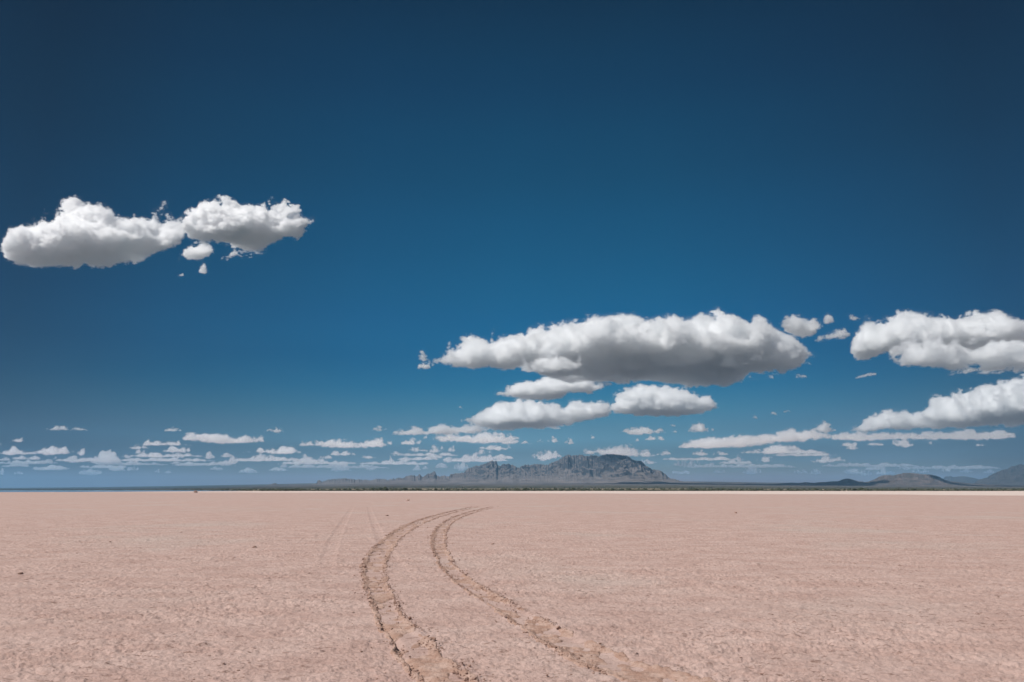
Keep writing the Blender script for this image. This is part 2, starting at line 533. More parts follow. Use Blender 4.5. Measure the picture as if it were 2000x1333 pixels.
vs, fs, off = [], [], 0
for k in (0, 1):
    ys, cx, w = TRACKS[k]
    n = 9000
    Y = np.exp(crng.uniform(math.log(ys[0]), math.log(ys[-1] * 0.9), n))
    sgn = np.where(crng.random(n) < 0.62, -1, 1)
    u = sgn * (1.0 + crng.normal(0, 0.16, n))
    stray = crng.random(n) < 0.25
    u[stray] = crng.normal(0, 1.1, stray.sum())
    X = np.interp(Y, ys, cx) + u * np.interp(Y, ys, w)
    keep = fbm2(X * 1.6, Y * 0.8, 2, 130 + k) > -0.18
    X, Y = X[keep], Y[keep]
    Z = ground_h(X, Y)
    size = np.exp(crng.normal(math.log(0.0055), 0.5, len(X))) * (1 + smooth(10, 45, Y) * 0.9)
    tpls = [lump(ICO1, crng, 0.3) for _ in range(40)]
    for x, y, z, s in zip(X, Y, Z, size):
        vs.append(tpls[crng.integers(40)] * s + (x, y, z + 0.012 + s * 0.3))
        fs.append(ICO1[1] + off)
        off += len(ICO1[0])
# loose flakes over the whole near pan
n = 9000
Y = np.exp(crng.uniform(math.log(5.2), math.log(34), n))
X = crng.uniform(-0.82, 0.82, n) * Y
keep = fbm2(X * 0.5, Y * 0.5, 3, 140) > 0.02
X, Y = X[keep], Y[keep]
Z = ground_h(X, Y)
size = np.exp(crng.normal(math.log(0.0045), 0.45, len(X))) * (1 + smooth(8, 30, Y) * 1.0)
tpls = [lump(ICO1, crng, 0.3) * (1.3, 0.8, 0.5) for _ in range(40)]
for x, y, z, s in zip(X, Y, Z, size):
    vs.append(tpls[crng.integers(40)] * s + (x, y, z + s * 0.25))
    fs.append(ICO1[1] + off)
    off += len(ICO1[0])
crumbs = mesh_object('dirt_crumbs', np.concatenate(vs), np.concatenate(fs), m_clod, smooth_shade=False)
tag(crumbs, 'loose crumbs and flakes of dry mud scattered along the tyre tracks', 'dirt crumbs', kind='stuff')

# ------------------------------------------------------------------ far land: alluvial plain, hills, mountains
def outline(pts, a):
    p = np.array(pts, float)
    ra, re = ratios(p[:, 0], p[:, 1])
    return np.interp(a, ra, re)


PLAIN_TOP = [(-900, 956.6), (-400, 956.4), (0, 955.9), (100, 955.1), (200, 954), (340, 952), (450, 950), (540, 948.2), (620, 946.2), (700, 944.6), (900, 943.4), (1300, 942.4), (1400, 943.6), (1500, 945.3), (1600, 946.2), (1700, 947.0), (1850, 947.4), (2000, 948.3), (2400, 950), (2900, 952)]
Y_END = 14500.0


def plain_start(a):
    return 1150 + 3600 * (1 - smooth(-0.55, -0.36, a)) + 60 * perlin2(a * 40, 0.5, 300) + 25 * perlin2(a * 150, 0.5, 301)


def plain_h(a, Y):
    """height of the sloping plain; a = X / Y"""
    y0 = plain_start(a)
    e = outline(PLAIN_TOP, a)
    t = np.clip((Y - y0) / (Y_END - y0), 0, 1)
    return -0.05 + e * Y * t ** 0.62 + np.clip(Y - Y_END, 0, None) * 0.004 * (e > 0)


m_plain, N = material('scrub_plain')
geo = N.new('ShaderNodeNewGeometry').outputs['Position']
xyz = N.new('ShaderNodeSeparateXYZ', ins={0: geo})
n1 = N.noise(N.mapping(geo, (1, 0.35, 1)), 0.012, 5, 0.65)
n2 = N.noise(N.mapping(geo, (1, 0.5, 1)), 0.0035, 4, 0.6)
n3 = N.noise(geo, 0.05, 4, 0.7)
near = N.mix(N.rng(n1, 0.46, 0.60), (0.42, 0.335, 0.245), (0.075, 0.082, 0.052))
near = N.mix(N.rng(n3, 0.45, 0.62, 0, 0.6), near, (0.045, 0.055, 0.035))
far = N.mix(N.rng(n1, 0.40, 0.66), (0.060, 0.066, 0.050), (0.105, 0.095, 0.078))
up = N.mix(N.rng(n2, 0.40, 0.62), (0.085, 0.077, 0.070), (0.130, 0.112, 0.102))
c = N.mix(N.rng(N.math('ADD', xyz.outputs[1], N.math('MULTIPLY', n2, 1500.0)), 2900.0, 3700.0), near, far)
c = N.mix(N.rng(N.math('ADD', xyz.outputs[1], N.math('MULTIPLY', n2, 3000.0)), 6500.0, 10500.0), c, N.mix(N.rng(N.math('DIVIDE', xyz.outputs[0], N.math('MAXIMUM', xyz.outputs[1], 1.0)), -0.46, -0.26), (0.050, 0.056, 0.048), up))
bs = N.new('ShaderNodeBsdfPrincipled', ins={'Base Color': c, 'Roughness': 0.95, 'Specular IOR Level': 0.1})
N.new('ShaderNodeOutputMaterial', ins={'Surface': bs.outputs[0]})

aa = np.linspace(-1.25, 1.25, 700)
tt = np.linspace(0, 1, 110)
A, T = np.meshgrid(aa, tt)
y0 = plain_start(A)
YY = y0 * (26000 / y0) ** T
ZZ = plain_h(A, YY)
ZZ += 1.6 * fbm2(A * YY / 160, YY / 160, 3, 310) * smooth(0, 0.12, T) * smooth(0, 3000, YY - y0)
ZZ[0] -= 0.6
o = mesh_object('scrub_plain', np.stack([A * YY, YY, ZZ], -1).reshape(-1, 3), grid_faces(len(tt), len(aa)), m_plain)
o.name = 'terrain'
tag(o, kind='structure', label='dark scrub covered plain rising gently to the foot of the mountains')

# mirage: an added glossy sheet along the left far edge of the playa
m_mirage, N = material('mirage_sheet')
geo = N.new('ShaderNodeNewGeometry').outputs['Position']
bump = N.new('ShaderNodeBump', ins={'Strength': 0.05, 'Distance': 0.05, 'Height': N.noise(geo, 0.6, 3)})
bs = N.new('ShaderNodeBsdfPrincipled', ins={'Base Color': (0.16, 0.25, 0.32, 1), 'Roughness': 0.08, 'IOR': 1.33, 'Normal': bump.outputs[0]})
N.new('ShaderNodeOutputMaterial', ins={'Surface': bs.outputs[0]})
aw = np.linspace(-1.25, -0.335, 160)
t = smooth(-0.75, -0.335, aw)
yn = 545 + 560 * t ** 2 + 20 * perlin2(aw * 30, 0.2, 320) + 8 * perlin2(aw * 110, 0.2, 321)
yf = np.maximum(plain_start(aw) * (1 - 0.6 * smooth(-0.42, -0.335, aw)) + 60, yn + 6)
V = np.concatenate([np.stack([aw * yn, yn, 0 * aw + 0.03], 1), np.stack([aw * yf, yf, 0 * aw + 0.03], 1)])
o = mesh_object('mirage', V, grid_faces(2, len(aw)), m_mirage)
tag(o, kind='structure', label='thin pale blue mirage strip at the far edge of the playa')

# scrub: far-off bushes that read as one mass
m_scrub, N = material('scrub_leaves')
geo = N.new('ShaderNodeNewGeometry').outputs['Position']
c = N.mix(N.rng(N.noise(geo, 0.06, 3), 0.35, 0.65), (0.040, 0.050, 0.032), (0.085, 0.090, 0.060))
bs = N.new('ShaderNodeBsdfPrincipled', ins={'Base Color': c, 'Roughness': 0.9, 'Specular IOR Level': 0.1})
N.new('ShaderNodeOutputMaterial', ins={'Surface': bs.outputs[0]})
srng = np.random.default_rng(33)
n = 16000
a = srng.uniform(-0.95, 0.95, n)
y0 = plain_start(a)
row = srng.random(n) < 0.34                                    # the dense fringe along the edge of the playa
Y = np.where(row, y0 + 15 + srng.exponential(70, n), y0 * np.exp(srng.uniform(0.03, 1.25, n)))
keep = row | (fbm2(a * Y / 260, Y / 240, 3, 330) > 0.10)
keep &= ~row | (fbm2(a * Y / 60, Y / 60, 2, 331) > -0.35)
a, Y = a[keep], Y[keep]
Z = plain_h(a, Y)
r = np.exp(srng.normal(math.log(1.15), 0.38, len(a))) * (1 + 0.25 * smooth(2000, 5000, Y))
tpl = [lump(ICO1, srng, 0.35) * (1.35, 1.35, 1.25) for _ in range(30)]
pick = srng.integers(30, size=len(a))
T = np.array(tpl)[pick] * r[:, None, None]
T += np.stack([a * Y, Y, Z + r * 0.55], 1)[:, None, :]
k = len(ICO1[0])
fc = (ICO1[1][None] + (np.arange(len(a)) * k)[:, None, None]).reshape(-1, 3)
o = mesh_object('scrub', T.reshape(-1, 3), fc, m_scrub, smooth_shade=False)
tag(o, 'dark green desert bushes fringing the far edge of the playa', 'scrub', kind='stuff')


def rock_material(name, rock_a, rock_b, slope_a, slope_b, lo=0.50, hi=0.74, sc_=1.0, cover=0.0):
    m, N = material(name)
    g = N.new('ShaderNodeNewGeometry')
    geo = g.outputs['Position']
    nz = N.new('ShaderNodeSeparateXYZ', ins={0: g.outputs['Normal']}).outputs[2]
    n1 = N.noise(geo, 0.004 * sc_, 6, 0.65)
    n2 = N.noise(N.mapping(geo, (1, 1, 0.35)), 0.016 * sc_, 5, 0.7)
    n3 = N.noise(geo, 0.0016 * sc_, 4, 0.6)
    steep = N.rng(N.math('ADD', nz, N.math('MULTIPLY_ADD', n2, 0.36, -0.18)), hi, lo)
    talus = N.mix(N.rng(n1, 0.36, 0.64), slope_a, slope_b)
    talus = N.mix(N.rng(n3, 0.52, 0.64, 0, cover), talus, rock_b)
    rock = N.mix(N.rng(n2, 0.35, 0.65), rock_a, rock_b)
    c = N.mix(steep, talus, rock)
    bump = N.new('ShaderNodeBump', ins={'Strength': 0.4, 'Distance': 10.0 / sc_, 'Height': n2})
    bs = N.new('ShaderNodeBsdfPrincipled', ins={'Base Color': c, 'Roughness': 0.95, 'Specular IOR Level': 0.1, 'Normal': bump.outputs[0]})
    N.new('ShaderNodeOutputMaterial', ins={'Surface': bs.outputs[0]})
    return m


def massif(name, label, mat, top, a_px, y_near, y_crest, y_far, n_a, n_y, seed, ridges=(), rough=0.30, wave=900.0, sharp=0.85, gully=0.35, jag=0.0):
    """relief whose skyline is the traced outline TOP, with its own depth, spurs and gullies.
    ridges: (outline, distance, half depth) of lower crests standing in front"""
    a0, a1 = ratios(np.array(a_px, float), 945)[0]
    aa = np.linspace(a0, a1, n_a)
    uu = np.linspace(0, 1, n_y)
    A, U = np.meshgrid(aa, uu)
    Y = y_near + (y_far - y_near) * U
    X = A * Y
    base = plain_h(A, Y) - 6
    e = outline(top, aa)
    e = e + jag / F * np.clip(e * F / 18, 0, 1) * (ridged2(aa * 260, 0 * aa + 0.3, 4, seed + 70) - 0.62)
    crest = y_crest + 0.25 * (y_far - y_near) * 0.5 * fbm2(aa * y_crest / (wave * 2.2), 0 * aa + 0.37, 3, seed + 9)
    H = np.maximum(e * crest + CAM_Z - plain_h(aa, crest) + 4, 0)[None]
    d = (Y - crest[None])
    half = np.where(d < 0, crest[None] - y_near, y_far - crest[None])
    s = np.clip(1 - np.abs(d) / half, 0, 1)
    shape = H * s ** (1.25 / sharp)
    for pts, dist, hd in ridges:
        er = outline(pts, aa)
        cr = dist + 0.3 * hd * fbm2(aa * dist / wave, 0 * aa + 1.7, 2, seed + 19)
        Hr = np.maximum(er * cr + CAM_Z - plain_h(aa, cr), 0)[None]
        sr = np.clip(1 - np.abs(Y - cr[None]) / hd, 0, 1)
        shape = np.maximum(shape, Hr * sr ** 1.15)
    wx = 0.25 * fbm2(X / wave, Y / wave, 2, seed + 3)
    wy = 0.25 * fbm2(X / wave, Y / wave, 2, seed + 4)
    r = ridged2(X / wave + wx, Y / (wave * 1.25) + wy, 6, seed)
    gul = ridged2(X / (wave * 0.33) + 0.5 * wx, Y / (wave * 1.5), 4, seed + 40)
    calm = 1 - 0.55 * smooth(0.75, 1.0, s)
    hh = shape * (1 - rough * calm + rough * calm * 1.5 * r) - gully * 0.22 * shape * (1 - gul) * calm
    hh += 0.055 * np.minimum(shape, 160) * (ridged2(X / 150, Y / 190, 4, seed + 60) - 0.5)
    hh = np.maximum(hh, 0)
    Z = base + hh
    # match the skyline: broadly first, then only close to the crest
    want = np.maximum(e, ((base - CAM_Z) / Y).max(0))
    b_el = (base / Y).max(0)
    el = ((Z - CAM_Z) / Y).max(0)
    k = np.where(el - b_el < 1e-4, 1.0, np.clip((want - b_el) / np.maximum(el - b_el, 1e-6), 0.3, 2.2))
    kw = max(5, n_a // 28) | 1
    k = np.convolve(np.pad(k, kw // 2, 'edge'), np.hanning(kw + 2)[1:-1] / np.hanning(kw + 2).sum(), 'valid')
    Z = base + hh * k[None]
    for width, sm in ((0.20, n_a // 60), (0.13, n_a // 140), (0.06, 1), (0.05, 1)):
        E = (Z - CAM_Z) / Y
        lead = np.take_along_axis(Y, E.argmax(0)[None], 0)[0]
        lead = np.convolve(np.pad(lead, 12, 'edge'), np.ones(25) / 25, 'valid')
        miss = want - E.max(0)
        if sm > 1:
            sm |= 1
            miss = np.convolve(np.pad(miss, sm // 2, 'edge'), np.ones(sm) / sm, 'valid')
        Z = Z + miss[None] * Y * np.exp(-((Y - lead[None]) / ((y_far - y_near) * width)) ** 2)
    Z[0] -= 30
    Z[-1] -= 60
    o = mesh_object(name, np.stack([X, Y, Z], -1).reshape(-1, 3), grid_faces(n_y, n_a), mat)
    return tag(o, label, kind='structure')


MAIN_TOP = [(560, 947.5), (610, 946), (618, 944), (620, 939.5), (624, 938), (628, 941), (640, 937.5), (650, 935.5), (665, 935), (676, 934.5), (690, 936), (697, 936.5), (705, 937), (715, 937), (727, 938.5), (735, 936), (740, 935), (752, 936), (757, 938), (765, 936), (768, 934.5), (772, 935.5), (778, 933), (783, 934.5), (790, 933), (795, 929.5), (800, 928), (805, 928.5), (809, 928), (813, 930.5), (818, 927.5), (820, 926.5), (823, 929), (828, 931), (832, 927), (836, 925), (842, 924.5), (846, 922), (848, 920.5), (850, 922), (853, 928), (858, 930.5), (864, 929), (870, 929.5), (876, 930.5), (880, 927), (890, 924.5), (900, 924), (905, 923), (912, 917), (918, 914), (926, 911), (932, 909.5), (938, 909), (944, 907), (950, 904.5), (955, 902), (957, 900), (962, 899.5), (964.5, 902), (967, 900), (970, 901), (972, 908), (976, 910), (980, 908.5), (985, 906), (994, 906), (1002, 908), (1008, 912), (1013, 914), (1020, 910), (1027, 907.5), (1032, 907.5), (1036, 909), (1042, 907), (1050, 905.5), (1055, 907), (1062, 907.5), (1070, 907.5), (1080, 902.5), (1090, 899), (1098, 894), (1104, 890), (1110, 888), (1116, 889), (1125, 889.5), (1134, 888.5), (1140, 889.5), (1150, 891), (1157, 888.5), (1164, 890.5), (1172, 890.5), (1180, 888), (1188, 886.5), (1196, 887), (1210, 888.5), (1222, 890), (1228, 891), (1232, 895), (1238, 899), (1244, 900), (1251, 899.5), (1256, 904), (1262, 910), (1270, 914), (1275, 917), (1284, 918), (1292, 921), (1298, 925), (1304, 931), (1310, 935.5), (1316, 935), (1322, 937), (1328, 939.5), (1340, 940.5), (1355, 941), (1380, 942.8), (1420, 944.5), (1480, 946)]
FR1 = [(860, 944), (890, 938), (930, 930), (960, 925), (985, 925), (1010, 921), (1035, 924), (1062, 920), (1080, 917), (1100, 914), (1110, 913.5), (1120, 915.5), (1127, 922), (1140, 930), (1160, 938), (1180, 945)]
FR2 = [(1080, 945), (1110, 938), (1130, 937), (1150, 935), (1165, 940), (1185, 933), (1200, 926), (1215, 924), (1232, 918), (1250, 912), (1262, 914), (1280, 922), (1300, 933), (1330, 943)]
FR3 = [(700, 945), (740, 942), (800, 938), (850, 936), (900, 934), (960, 936), (975, 934), (990, 939), (1060, 938), (1100, 936), (1150, 938), (1200, 939), (1260, 938), (1276, 936.5), (1290, 941), (1340, 944)]
m_rock = rock_material('mountain_rock', (0.030, 0.032, 0.036), (0.062, 0.060, 0.062), (0.120, 0.106, 0.100), (0.195, 0.166, 0.154), 0.70, 0.90)
massif('mountain', 'grey rocky mountain with jagged crags to its left and a broad domed summit', m_rock, MAIN_TOP, (565, 1475), 12300, 15600, 18600, 1500, 420, 400,
       ridges=((FR1, 14500, 1300), (FR2, 14400, 1300), (FR3, 13500, 900)), rough=0.48, wave=760.0, gully=0.9, jag=2.6)

HILL_TOP = [(1480, 947), (1522, 944.8), (1545, 943), (1562, 943.5), (1572, 942), (1590, 943.5), (1605, 941.5), (1612, 942), (1622, 940.5), (1635, 940.5), (1645, 937), (1652, 935), (1658, 935), (1666, 937.5), (1676, 940), (1690, 941.5), (1697, 941), (1706, 937), (1716, 932), (1725, 928.5), (1733, 928), (1745, 929), (1755, 926.5), (1764, 924), (1780, 924), (1790, 925), (1800, 926.5), (1815, 927), (1825, 928.5), (1835, 932), (1845, 937.5), (1858, 940.5), (1872, 942), (1885, 943.5), (1900, 945), (1930, 946.6), (1975, 948.2), (2050, 950)]
m_hill = rock_material('hill_rock', (0.040, 0.042, 0.040), (0.062, 0.060, 0.055), (0.065, 0.060, 0.056), (0.150, 0.120, 0.110), 0.62, 0.90, 1.6, 0.75)
massif('hill', 'low dark rounded hill with a pale lower slope, right of the mountain', m_hill, HILL_TOP, (1482, 2045), 9800, 11700, 13600, 900, 260, 500, rough=0.30, wave=520.0, gully=0.6, jag=1.2)

KNOLL = [(515, 949), (522, 948), (530, 946), (535, 944.4), (537, 943.9), (540, 944.8), (545, 946.6), (552, 948), (560, 949)]
massif('hill', 'tiny pointed hill alone on the plain, left of the mountain', m_hill, KNOLL, (512, 564), 13200, 14200, 15200, 80, 60, 540, rough=0.15, wave=300.0, gully=0.1)

RANGE_A = [(1815, 950), (1838, 943), (1842, 936), (1846, 931.5), (1849, 930.8), (1852, 931.5), (1857, 929.5), (1860, 932), (1866, 932), (1872, 931), (1882, 930.6), (1890, 931.5), (1902, 934), (1912, 936.5), (1922, 938), (1935, 941), (1950, 946), (1960, 950)]
m_range = rock_material('range_rock', (0.022, 0.024, 0.028), (0.045, 0.045, 0.048), (0.050, 0.048, 0.048), (0.080, 0.073, 0.070), 0.60, 0.90, 0.7)
massif('mountain', 'small jagged bluish peak line low behind the dark hill', m_range, RANGE_A, (1812, 1965), 23500, 25500, 27500, 240, 120, 560, rough=0.25, wave=1400.0)
RANGE_B = [(1890, 950), (1910, 938), (1917, 936), (1925, 932.8), (1935, 928), (1945, 923), (1955, 919), (1963, 916), (1967, 915.8), (1972, 912), (1980, 910.5), (1985, 909), (1992, 906.5), (2000, 907), (2012, 902), (2030, 899), (2060, 903), (2100, 908), (2150, 914), (2220, 922), (2320, 935), (2420, 950)]
massif('mountain', 'steep hazy blue mountain flank rising at the right edge of the picture', m_range, RANGE_B, (1886, 2425), 14800, 17200, 19200, 700, 240, 580, rough=0.30, wave=1000.0, gully=1.6, jag=2.5)
# ------------------------------------------------------------------ clouds: each a closed, billowed body of scattering droplets
def cloud_veil():
    m, N = material('cloud_veil')
    veil = N.new('ShaderNodeMixShader', ins={0: 0.012, 1: N.new('ShaderNodeBsdfTransparent').outputs[0], 2: N.new('ShaderNodeBsdfDiffuse', ins={'Color': (0.9, 0.9, 0.9, 1)}).outputs[0]})
    N.new('ShaderNodeOutputMaterial', ins={'Surface': veil.outputs[0]})
    return m


def droplets(mfp, grain):
    """scattering droplets; the thin outer part is torn by turbulence of GRAIN metres"""
    m, N = material('cloud_droplets')
    at = N.new('ShaderNodeAttribute', attribute_name='density').outputs['Fac']
    pos = N.new('ShaderNodeNewGeometry').outputs['Position']
    tear = N.noise(N.mapping(pos, (0.8, 0.8, 1.3)), 1.0 / grain, 3.0, 0.66)
    d = N.math('SUBTRACT', N.math('MULTIPLY', at, 1.9), N.rng(tear, 0.30, 0.70, -0.15, 1.55))
    d = N.math('MINIMUM', N.math('MINIMUM', N.math('MAXIMUM', d, 0.0), N.math('MULTIPLY', at, 1.7)), 1.0)
    d = N.math('MULTIPLY', d, 1.0 / mfp)
    vol = N.new('ShaderNodeVolumePrincipled', ins={'Color': (0.997, 0.999, 1, 1), 'Density': d, 'Density Attribute': '', 'Anisotropy': 0.42})
    N.new('ShaderNodeOutputMaterial', ins={'Volume': vol.outputs[0]})
    return m


M_VEIL = cloud_veil()


def fill_with_fog(o, voxel, band, mfp, grain):
    """fog inside the hull mesh, thinning out towards its skin"""
    g = bpy.data.node_groups.new('cloud_fog', 'GeometryNodeTree')
    g.interface.new_socket('Geometry', in_out='OUTPUT', socket_type='NodeSocketGeometry')
    i, out = g.nodes.new('GeometryNodeObjectInfo'), g.nodes.new('NodeGroupOutput')
    i.transform_space = 'ORIGINAL'
    i.inputs[0].default_value = o
    v = g.nodes.new('GeometryNodeMeshToVolume')
    v.resolution_mode = 'VOXEL_SIZE'
    v.inputs['Voxel Size'].default_value = voxel
    v.inputs['Interior Band Width'].default_value = band
    v.inputs['Density'].default_value = 1.0
    m = g.nodes.new('GeometryNodeSetMaterial')
    m.inputs['Material'].default_value = droplets(mfp, grain)
    g.links.new(i.outputs['Geometry'], v.inputs[0])
    g.links.new(v.outputs[0], m.inputs[0])
    g.links.new(m.outputs[0], out.inputs[0])
    fog = bpy.data.objects.new('droplets', bpy.data.volumes.new('droplets'))
    COL.objects.link(fog)
    fog.parent = o
    fog.modifiers.new('fog', 'NODES').node_group = g


BASE_Z = 2000.0


def resample(pts, xs):
    p = np.array(pts, float)
    return np.interp(xs, p[:, 0], p[:, 1])


def cloud_body(lobes, seed, vox=1.4, amp=1.0, base=BASE_Z, deep=1.0, grow=2.6):
    """lobes: (top, bottom, near base edge or None) outlines as read in the photo; returns vertices, faces, scattering length.
    The base lies level; its far edge shows as the bottom outline, its near edge as the third one."""
    rng = np.random.default_rng(seed)
    allx = np.concatenate([np.array(t, float)[:, 0] for t, b, *n in lobes])
    bot = np.concatenate([np.array(b, float)[:, 1] for t, b, *n in lobes])
    x0, x1 = allx.min(), allx.max()
    cx = (x0 + x1) / 2
    yb = np.percentile(bot, 70)
    eb = ratios(cx, yb)[1]
    Dm = min(base / eb, 62000.0)
    zb = eb * Dm
    mpp = Dm / F                                   # metres for one photo pixel
    s = vox * mpp
    ac = ratios(cx, yb)[0]
    pad = 5
    a_lo, a_hi = ratios(x0, yb)[0], ratios(x1, yb)[0]
    nx = int((a_hi - a_lo) * Dm / s) + 2 * pad
    gx = (np.arange(nx) - pad) * s + a_lo * Dm     # lateral metres at the middle distance
    cols = []
    ylo, yhi, zhi, zlo = 1e9, -1e9, -1e9, 1e9
    for top, bo, near, *far in lobes:
        fac = far[0] if far else 1.0
        px = 1000 + (gx / Dm) * F * (cp - sp * (-(yb - 666.5) / F))
        lx0, lx1 = min(np.array(top)[:, 0].min(), 1e9), np.array(top)[:, 0].max()
        inside = (px > lx0) & (px < lx1)
        yt_, yb_ = resample(top, px), resample(bo, px)
        yb_ = np.maximum(yb_, yt_ + 0.3)
        _, et = ratios(px, yt_)
        _, e2 = ratios(px, yb_)
        zl = zb if not far and abs(np.median(yb_[inside]) - yb) < 14 else np.median(e2[inside]) * Dm * fac
        Y2 = np.clip(zl / e2, Dm * 0.6, Dm * 1.25)
        k = max(3, int(9 / vox)) | 1
        Y2 = np.convolve(np.pad(Y2, k // 2, 'edge'), np.ones(k) / k, 'valid')
        hgt = (yb_ - yt_) * mpp
        wid = (lx1 - lx0) * mpp
        if near is not None:
            _, e1 = ratios(px, np.minimum(resample(near, px), yb_ - 0.5))
            half = (Y2 - np.clip(zl / e1, Dm * 0.5, None)) / 2
            half = np.maximum(half, 0.5 * hgt)
        else:
            half = np.maximum(0.75 * hgt, np.minimum(0.16 * wid, 1.6 * hgt))
        half = half * deep if deep > 0 else half
        Yc = Y2 - half
        half = np.maximum(half, 1.2 * mpp)
        Sg = np.linspace(-0.93, 0.6, 40)[:, None]
        Hh = ((et[None] * (Yc[None] + Sg * half[None]) - zl) / np.sqrt(1 - Sg ** 2)).min(0)
        Hh = np.maximum(Hh, 0.35 * mpp)
        cols.append((inside, Yc, half, Hh, zl))
        ylo, yhi = min(ylo, (Yc - half)[inside].min()), max(yhi, (Yc + half)[inside].max())
        zhi, zlo = max(zhi, (zl + Hh)[inside].max()), min(zlo, zl)
    hmax = max(c[3][c[0]].max() for c in cols)
    ny = int((yhi - ylo) / s * 1.06) + 2 * pad + 2
    nz = int((zhi - zlo) / s * 1.12) + 2 * pad + 6
    while nx * ny * nz > 9e6:                      # keep the biggest ones affordable: coarser in depth only
        break
    sy = s
    if ny > 150:
        sy = s * ny / 150
        ny = 150
    gy = (np.arange(ny) - pad) * sy + ylo - 0.02 * (yhi - ylo)
    gz = (np.arange(nz) - pad - 3) * s + zlo
    f = None
    thick = None
    for inside, Yc, half, Hh, zl in cols:
        S = (gy[None, :] - Yc[:, None]) / half[:, None]
        # the base sags and hangs in shreds
        und = noise3((nx, ny, 4), (30 * mpp / s, 34 * mpp / sy, 9), rng)[:, :, 1] + 0.6 * np.abs(noise3((nx, ny, 4), (12 * mpp / s, 13 * mpp / sy, 9), rng)[:, :, 1])
        dz = gz[None, None, :] - (zl - (0.10 * Hh[:, None] * (und - 0.2))[:, :, None])
        Zr = np.where(dz > 0, dz / Hh[:, None, None], -dz / np.maximum(0.20 * Hh[:, None, None], 1.2 * mpp)).astype(np.float32)
        q = 1 - np.sqrt(S[:, :, None] ** 2 + Zr ** 2)
        sz = np.minimum(Hh, half)
        # outlines round off at their ends
        g = (q * sz[:, None, None]).astype(np.float32)
        g[~inside] = -60 * s
        f = g if f is None else np.maximum(f, g)
        th = np.where(inside, sz, 0)
        thick = th if thick is None else np.maximum(thick, th)
    k = 9
    thick = np.convolve(np.pad(thick, k // 2, 'edge'), np.ones(k) / k, 'valid')
    L0 = max(0.42 * hmax, 7 * s)
    lam, a = L0, 0.42 * amp
    n = np.zeros(f.shape, np.float32)
    while lam > 2.0 * s:
        b = noise3(f.shape, (lam / s * 1.15, lam / sy * 1.15, lam / s * 0.85), rng)
        n += a * (lam / L0) ** 0.52 * (np.abs(b) - 0.42)
        lam *= 0.55
    w = noise3(f.shape, (L0 * 1.7 / s, L0 * 1.7 / sy, L0 * 1.2 / s), rng)
    n += 0.16 * amp * w
    fl = np.clip((gz - zlo) / (0.22 * hmax), 0.65, 1)[None, None, :]
    scale = np.minimum(thick + 1.5 * mpp, L0)[:, None, None]
    n = np.where(n > 0.20, 0.20 + 0.5 * (n - 0.20), n)
    f = np.where(f < -0.30 * scale, -s, f + n * scale * fl + grow * mpp)       # the skin lies just outside the visible fog
    f[0], f[-1] = -s, -s
    f[:, 0], f[:, -1] = -s, -s
    f[:, :, 0], f[:, :, -1] = -s, -s
    V, Q = surface_nets(f)
    X = gx[0] + V[:, 0] * s
    Y = gy[0] + V[:, 1] * sy
    Z = gz[0] + V[:, 2] * s
    X = X * Y / Dm                                  # the body's ends fall away along their sight lines
    return np.stack([X, Y, Z], 1), Q, mpp


def add_cloud(label, lobes, seed, group=None, soft=2.3, band=9.0, **kw):
    V, Q, mpp = cloud_body(lobes, seed, grow=0.29 * band, **kw)
    c0 = V.mean(0)
    c0[2] = V[:, 2].min()
    o = mesh_object('cloud', V - c0, Q, M_VEIL)
    o.location = c0
    fill_with_fog(o, 1.3 * mpp, band * mpp, soft * mpp, 9 * mpp)
    return tag(o, label, 'cloud', group or 'cumulus clouds over the desert')


def small_lobe(x0, x1, yt, yb, rng):
    """a low heap: flat below, humped above"""
    n = max(9, int((x1 - x0) / 2.5))
    t = np.linspace(0, 1, n)
    sk = rng.uniform(-0.25, 0.25)
    env = np.clip(1 - np.abs(2 * t - 1 + sk * (1 - (2 * t - 1) ** 2)) ** 2.6, 0, 1) ** 0.6
    m = max(5, int((x1 - x0) / 7))
    bumps = 0.35 + 0.65 * np.interp(t, np.linspace(0, 1, m), rng.uniform(0, 1, m) ** 0.8)
    h = env * bumps
    h = h / h.max()
    x = x0 + (x1 - x0) * t
    top = np.stack([x, yb - 0.8 - (yb - yt - 0.8) * h], 1)
    low = np.interp(t, np.linspace(0, 1, 4), rng.uniform(0, 1, 4))
    bo = np.stack([x, yb - (yb - yt) * (0.22 * (1 - env) + 0.18 * low)], 1)
    return top.tolist(), bo.tolist(), None

add_cloud('largest white cloud high on the left, broad grey underside and a tall hump', [(
    [(-8, 478), (-4, 462), (0, 456), (5, 440), (17, 434), (27, 430), (33, 429), (45, 425), (54, 422), (64, 420), (76, 421), (84, 423), (90, 417), (92, 405), (97, 401), (105, 400), (112, 397), (120, 396), (132, 396), (140, 399), (146, 404), (156, 408), (160, 415), (166, 417), (174, 411), (182, 407), (192, 408), (200, 412), (210, 415), (222, 417), (232, 424), (242, 431), (252, 428), (262, 425), (275, 423), (282, 422), (292, 423), (300, 418), (310, 413), (318, 411), (330, 416), (340, 425), (346, 424), (352, 432), (357, 450)],
    [(-8, 482), (0, 497), (10, 507), (20, 511), (40, 515), (70, 518), (100, 520), (130, 523), (150, 525), (175, 522), (190, 523), (210, 522), (225, 517), (240, 513), (260, 513), (280, 510), (300, 500), (310, 493), (330, 485), (345, 478), (357, 462)],
    [(-8, 480), (30, 480), (70, 474), (130, 466), (200, 456), (260, 458), (300, 470), (357, 455)])], 1, vox=1.5, amp=1.35, soft=3.0)
